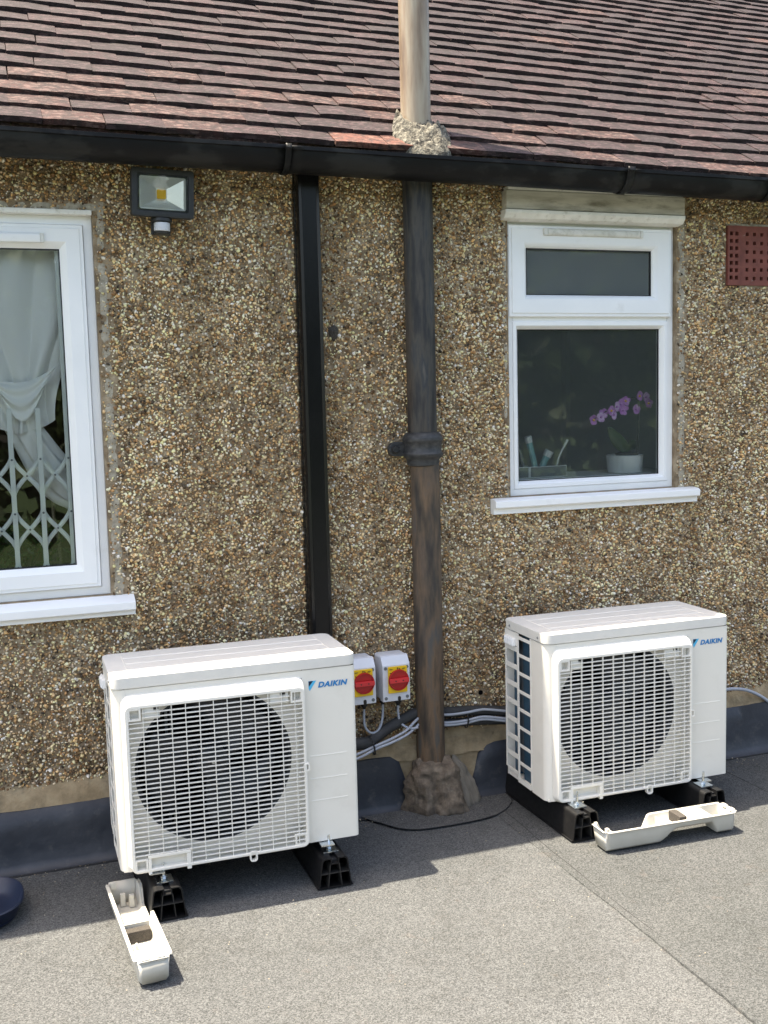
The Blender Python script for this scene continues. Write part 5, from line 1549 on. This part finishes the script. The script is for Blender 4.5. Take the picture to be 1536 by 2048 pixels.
# ------------------------------------------------------------------ behind the right window
def orchid():
    t = thing('orchid', 'purple orchid in a white pot on the sill behind the satin glass', 'orchid', (2.262, 0.150, 1.107))
    MB().lathe([(0.058, 0), (0.064, 0.002), (0.070, 0.062), (0.071, 0.066), (0.066, 0.068), (0.060, 0.05)], (0, 0, 0), 32).build('pot', 'pot', t)
    MB().lathe([(0.04, 0.055), (0.045, 0.072), (0.03, 0.078), (0.001, 0.079)], (0.01, 0, 0), 20).build('bark', 'foam', t)
    def leaf(pts, wd, nm, mat):
        P = smooth_path(pts, 6); g = []
        for i, p in enumerate(P):
            u = i / (len(P) - 1)
            w = wd * math.sin(math.pi * min(1, 0.08 + 0.92 * u)) ** 0.7 + 0.001
            d = (P[min(i + 1, len(P) - 1)] - P[max(i - 1, 0)]).normalized()
            sd = d.cross(Vector((0, 1, 0.2))).normalized()
            g.append([tuple(p - sd * w), tuple(p + Vector((0, 0.004, -0.002))), tuple(p + sd * w)])
        solidify(MB().sheet(g).build(nm, mat, t), 0.0015, 0)
    leaf([(0.005, -0.02, 0.080), (-0.03, -0.03, 0.105), (-0.066, -0.035, 0.140), (-0.094, -0.035, 0.178)], 0.024, 'leaf', 'leaf')
    leaf([(0.015, 0.0, 0.080), (0.045, 0.02, 0.10), (0.085, 0.03, 0.10)], 0.02, 'leaf', 'leaf')
    st = smooth_path([(0.045, -0.01, 0.075), (0.055, -0.01, 0.17), (0.052, -0.012, 0.26), (0.030, -0.016, 0.285), (-0.04, -0.02, 0.262), (-0.11, -0.022, 0.228), (-0.155, -0.024, 0.205)], 6)
    MB().tube(st, 0.0022, 6).build('flower_stem', 'stem', t)
    MB().tube([(0.058, -0.005, 0.075), (0.060, -0.005, 0.31)], 0.0022, 6).build('support_cane', 'stem', t)
    spots_ = [(-0.150, .205), (-0.128, .215), (-0.105, .228), (-0.082, .238), (-0.058, .252), (-0.035, .262), (-0.012, .272), (-0.07, .222), (-0.03, .238), (0.045, .290), (0.075, .285), (0.03, .240), (0.085, .262)]
    for k, (x, z) in enumerate(spots_):
        fl_ = MB()
        r_ = random.Random(k)
        c0 = Vector((x, -0.03 + r_.uniform(-0.012, 0.012), z))
        tl = r_.uniform(0.5, 1.0)
        for q_ in range(5):
            a = 2 * math.pi * q_ / 5 + r_.uniform(-0.2, 0.2) + 1.57
            L_ = 0.024 if q_ in (1, 4) else 0.020
            d = Vector((math.cos(a) * tl, -0.25 + 0.5 * math.cos(a) * (1 - tl), math.sin(a)))
            sd = Vector((-math.sin(a), 0, math.cos(a)))
            pts = [c0, c0 + d * L_ * .45 + sd * 0.0085, c0 + d * L_ * .85 + sd * 0.0075, c0 + d * L_, c0 + d * L_ * .85 - sd * 0.0075, c0 + d * L_ * .45 - sd * 0.0085]
            fl_.add(pts, [(0, 1, 2, 3), (0, 3, 4, 5)])
        fo = fl_.build('flower', 'petal_pale' if k % 3 == 1 else 'petal', t)
        MB().lathe([(0.0001, -0.008), (0.004, -0.006), (0.005, 0.0)], c0, 8, 'y').build('lip', 'chip' if k % 3 == 0 else 'petal', fo)
orchid()
cp = thing('toothbrush_caddy', 'grey bathroom caddy on the sill behind the satin glass', 'caddy', (1.885, 0.15, 1.107))
MB().rings(-0.105, 0.105, 0.0, 0.042, [(0, -0.035), (0.002, -0.036), (0.003, -0.035)]).build('front_rim', 'white_plastic', cp)
cb = MB().box(-0.104, 0.104, -0.0345, 0.035, 0.0, 0.040); cb.f = [f for k, f in enumerate(cb.f) if k != 1]
solidify(cb.build('tub', 'screw', cp, smooth=False), 0.002)
MB().box(-0.055, -0.046, -0.037, -0.035, 0.001, 0.041).build('divider', 'white_plastic', cp)
def brush(pts, r, mat, label):
    t = thing('toothbrush', label, 'toothbrush', pts[0])
    P = [Vector(p) - Vector(pts[0]) for p in pts]
    MB().tube(smooth_path([tuple(p) for p in P], 5), r, 8).build('handle', mat, t)
    d = (P[-1] - P[-2]).normalized()
    MB().tube([tuple(P[-1] - d * 0.004), tuple(P[-1] + d * 0.02)], r * 1.25, 8).build('head', 'white_plastic', t)
brush([(1.880, 0.15, 1.120), (1.868, 0.15, 1.18), (1.852, 0.15, 1.24)], 0.011, 'teal', 'thick pale teal brush standing in the bathroom caddy')
brush([(1.905, 0.16, 1.120), (1.918, 0.16, 1.16), (1.930, 0.155, 1.185)], 0.013, 'teal', 'short rounded teal brush leaning in the bathroom caddy')
brush([(1.955, 0.14, 1.120), (1.972, 0.14, 1.18), (1.998, 0.14, 1.225)], 0.0035, 'white_plastic', 'thin white toothbrush leaning right in the bathroom caddy')
brush([(1.835, 0.15, 1.120), (1.815, 0.15, 1.20), (1.800, 0.15, 1.24)], 0.007, 'screw', 'grey toothbrush at the left end of the bathroom caddy')

# ------------------------------------------------------------------ garden trees (seen mirrored in the panes)
lm = surf('tree_leaves', [(0.3, (0.02, 0.045, 0.01)), (0.7, (0.06, 0.10, 0.025))], 1.5, 0.6)
bk_m = surf('tree_bark', [(0.3, (0.04, 0.03, 0.02)), (0.7, (0.09, 0.07, 0.05))], 9, 0.9, bstr=0.6, bscale=20, stretch=(1, 1, 0.2))
def tree(x, y, h, rad, label, seed):
    t = thing('garden_tree', label, 'tree', (x, y, -2.9), group='garden trees beyond the flat roof')
    r_ = np.random.default_rng(seed)
    tk = smooth_path([(0, 0, 0), (0.1, 0.05, h * 0.3), (-0.05, 0.1, h * 0.6), (0.1, 0, h * 0.9)], 6)
    MB().tube(tk, [0.22 * (1 - 0.8 * k / (len(tk) - 1)) for k in range(len(tk))], 10).build('trunk', bk_m, t)
    n = 3600
    cl = r_.normal(0, 1, (26, 3)); cl /= np.linalg.norm(cl, axis=1)[:, None]; cl *= (0.35 + 0.6 * r_.random((26, 1)))
    c_ = cl[r_.integers(0, 26, n)] + r_.normal(0, 0.17, (n, 3))
    P = c_ * np.array([rad, rad, h * 0.42]) + np.array([0, 0, h * 0.58])
    d = r_.normal(0, 1, (n, 3)); d /= np.linalg.norm(d, axis=1)[:, None]
    e_ = np.cross(d, r_.normal(0, 1, (n, 3))); e_ /= np.linalg.norm(e_, axis=1)[:, None]
    s_ = 0.10 + 0.08 * r_.random((n, 1))
    V = np.stack([P - d * s_ * 1.4, P + e_ * s_, P + d * s_ * 1.4, P - e_ * s_], 1).reshape(-1, 3)
    mb = MB(); mb.v = V.tolist(); mb.f = [(4 * k, 4 * k + 1, 4 * k + 2, 4 * k + 3) for k in range(n)]
    me = bpy.data.meshes.new('crown'); me.from_pydata(mb.v, [], mb.f); me.materials.append(lm)
    link('crown', me, t)
for k, (x, y, h, rad, lab) in enumerate(((-3.0, -15, 8.5, 3.0, 'broad dark garden tree mirrored in the casement glass'), (1.8, -17, 9.5, 3.0, 'tall dark garden tree mirrored behind the curtain'),
                                         (6.2, -15, 8.8, 3.0, 'bushy dark garden tree mirrored in the satin pane'), (10.6, -14, 9.6, 3.2, 'tall rounded garden tree mirrored in the satin pane'),
                                         (14.5, -15, 8.6, 3.0, 'garden tree beyond the flat roof at its far right corner'))):
    tree(x, y, h, rad, lab, k + 5)

# ------------------------------------------------------------------ loose grit and fallen pebbles on the felt
def grit():
    r_ = np.random.default_rng(31)
    mb = MB()
    pts = [(r_.uniform(-0.3, 2.9), -0.10 - abs(r_.normal(0, 0.06)), r_.uniform(0.0012, 0.004)) for _ in range(420)]
    pts += [(r_.uniform(-0.2, 2.6), r_.uniform(-1.5, -0.15), r_.uniform(0.0008, 0.0026)) for _ in range(260)]
    for x, y, q in pts:
        a = r_.uniform(0, 6.28); c_, s_ = math.cos(a), math.sin(a)
        e_ = r_.uniform(0.5, 1.0)
        vs = []
        for dx, dy, dz in ((1, 0, 0), (0, 1, 0), (-1, 0, 0), (0, -1, 0), (0, 0, 1), (0, 0, -1)):
            j = r_.uniform(0.75, 1.25)
            X, Y = dx * q * j, dy * q * e_ * j
            vs.append((x + X * c_ - Y * s_, y + X * s_ + Y * c_, 0.0085 + dz * q * 0.6 * j))
        mb.add(vs, [(0, 1, 4), (1, 2, 4), (2, 3, 4), (3, 0, 4), (1, 0, 5), (2, 1, 5), (3, 2, 5), (0, 3, 5)])
    o = mb.build('grit', 'grit', smooth=False)
    tag(o, 'loose grit and fallen pebbles scattered on the felt', 'grit', kind='stuff')
M['grit'] = surf('mixed_grit', [(0.3, (0.06, 0.05, 0.04)), (0.5, (0.24, 0.2, 0.14)), (0.7, (0.45, 0.4, 0.32))], 90, 0.8)
grit()

# small marks on the wall
MB().lathe([(0.0001, -0.0004), (0.0085, -0.0004), (0.0085, 0.001)], (1.560, WY - 0.0012, 0.366), 14, 'y').build('hole_shade_disc', 'cavity_shade', wall)  # raised black disc, shade of a drilled hole painted on the wall
def clump():
    g = []
    for i in range(19):
        a = 2 * math.pi * (i % 18) / 18; row = []
        for j in range(8):
            t = j / 7
            r = 0.017 * t * (1 + 0.7 * fbm(math.cos(a) * 2, math.sin(a) * 2, 4))
            row.append((r * math.cos(a), -0.012 * (1 - t * t) - 0.006 * fbm(r * 200, a, 2) - 0.001, 1.3 * r * math.sin(a)))
        g.append(row)
    o = MB().sheet(g).build('mud_clump', 'foam', None, angle=80)
    o.location = (1.052, WY - 0.002, 1.631)
    tag(o, 'small dark clump stuck to the pebbledash just right of the trunking', 'clump')
clump()
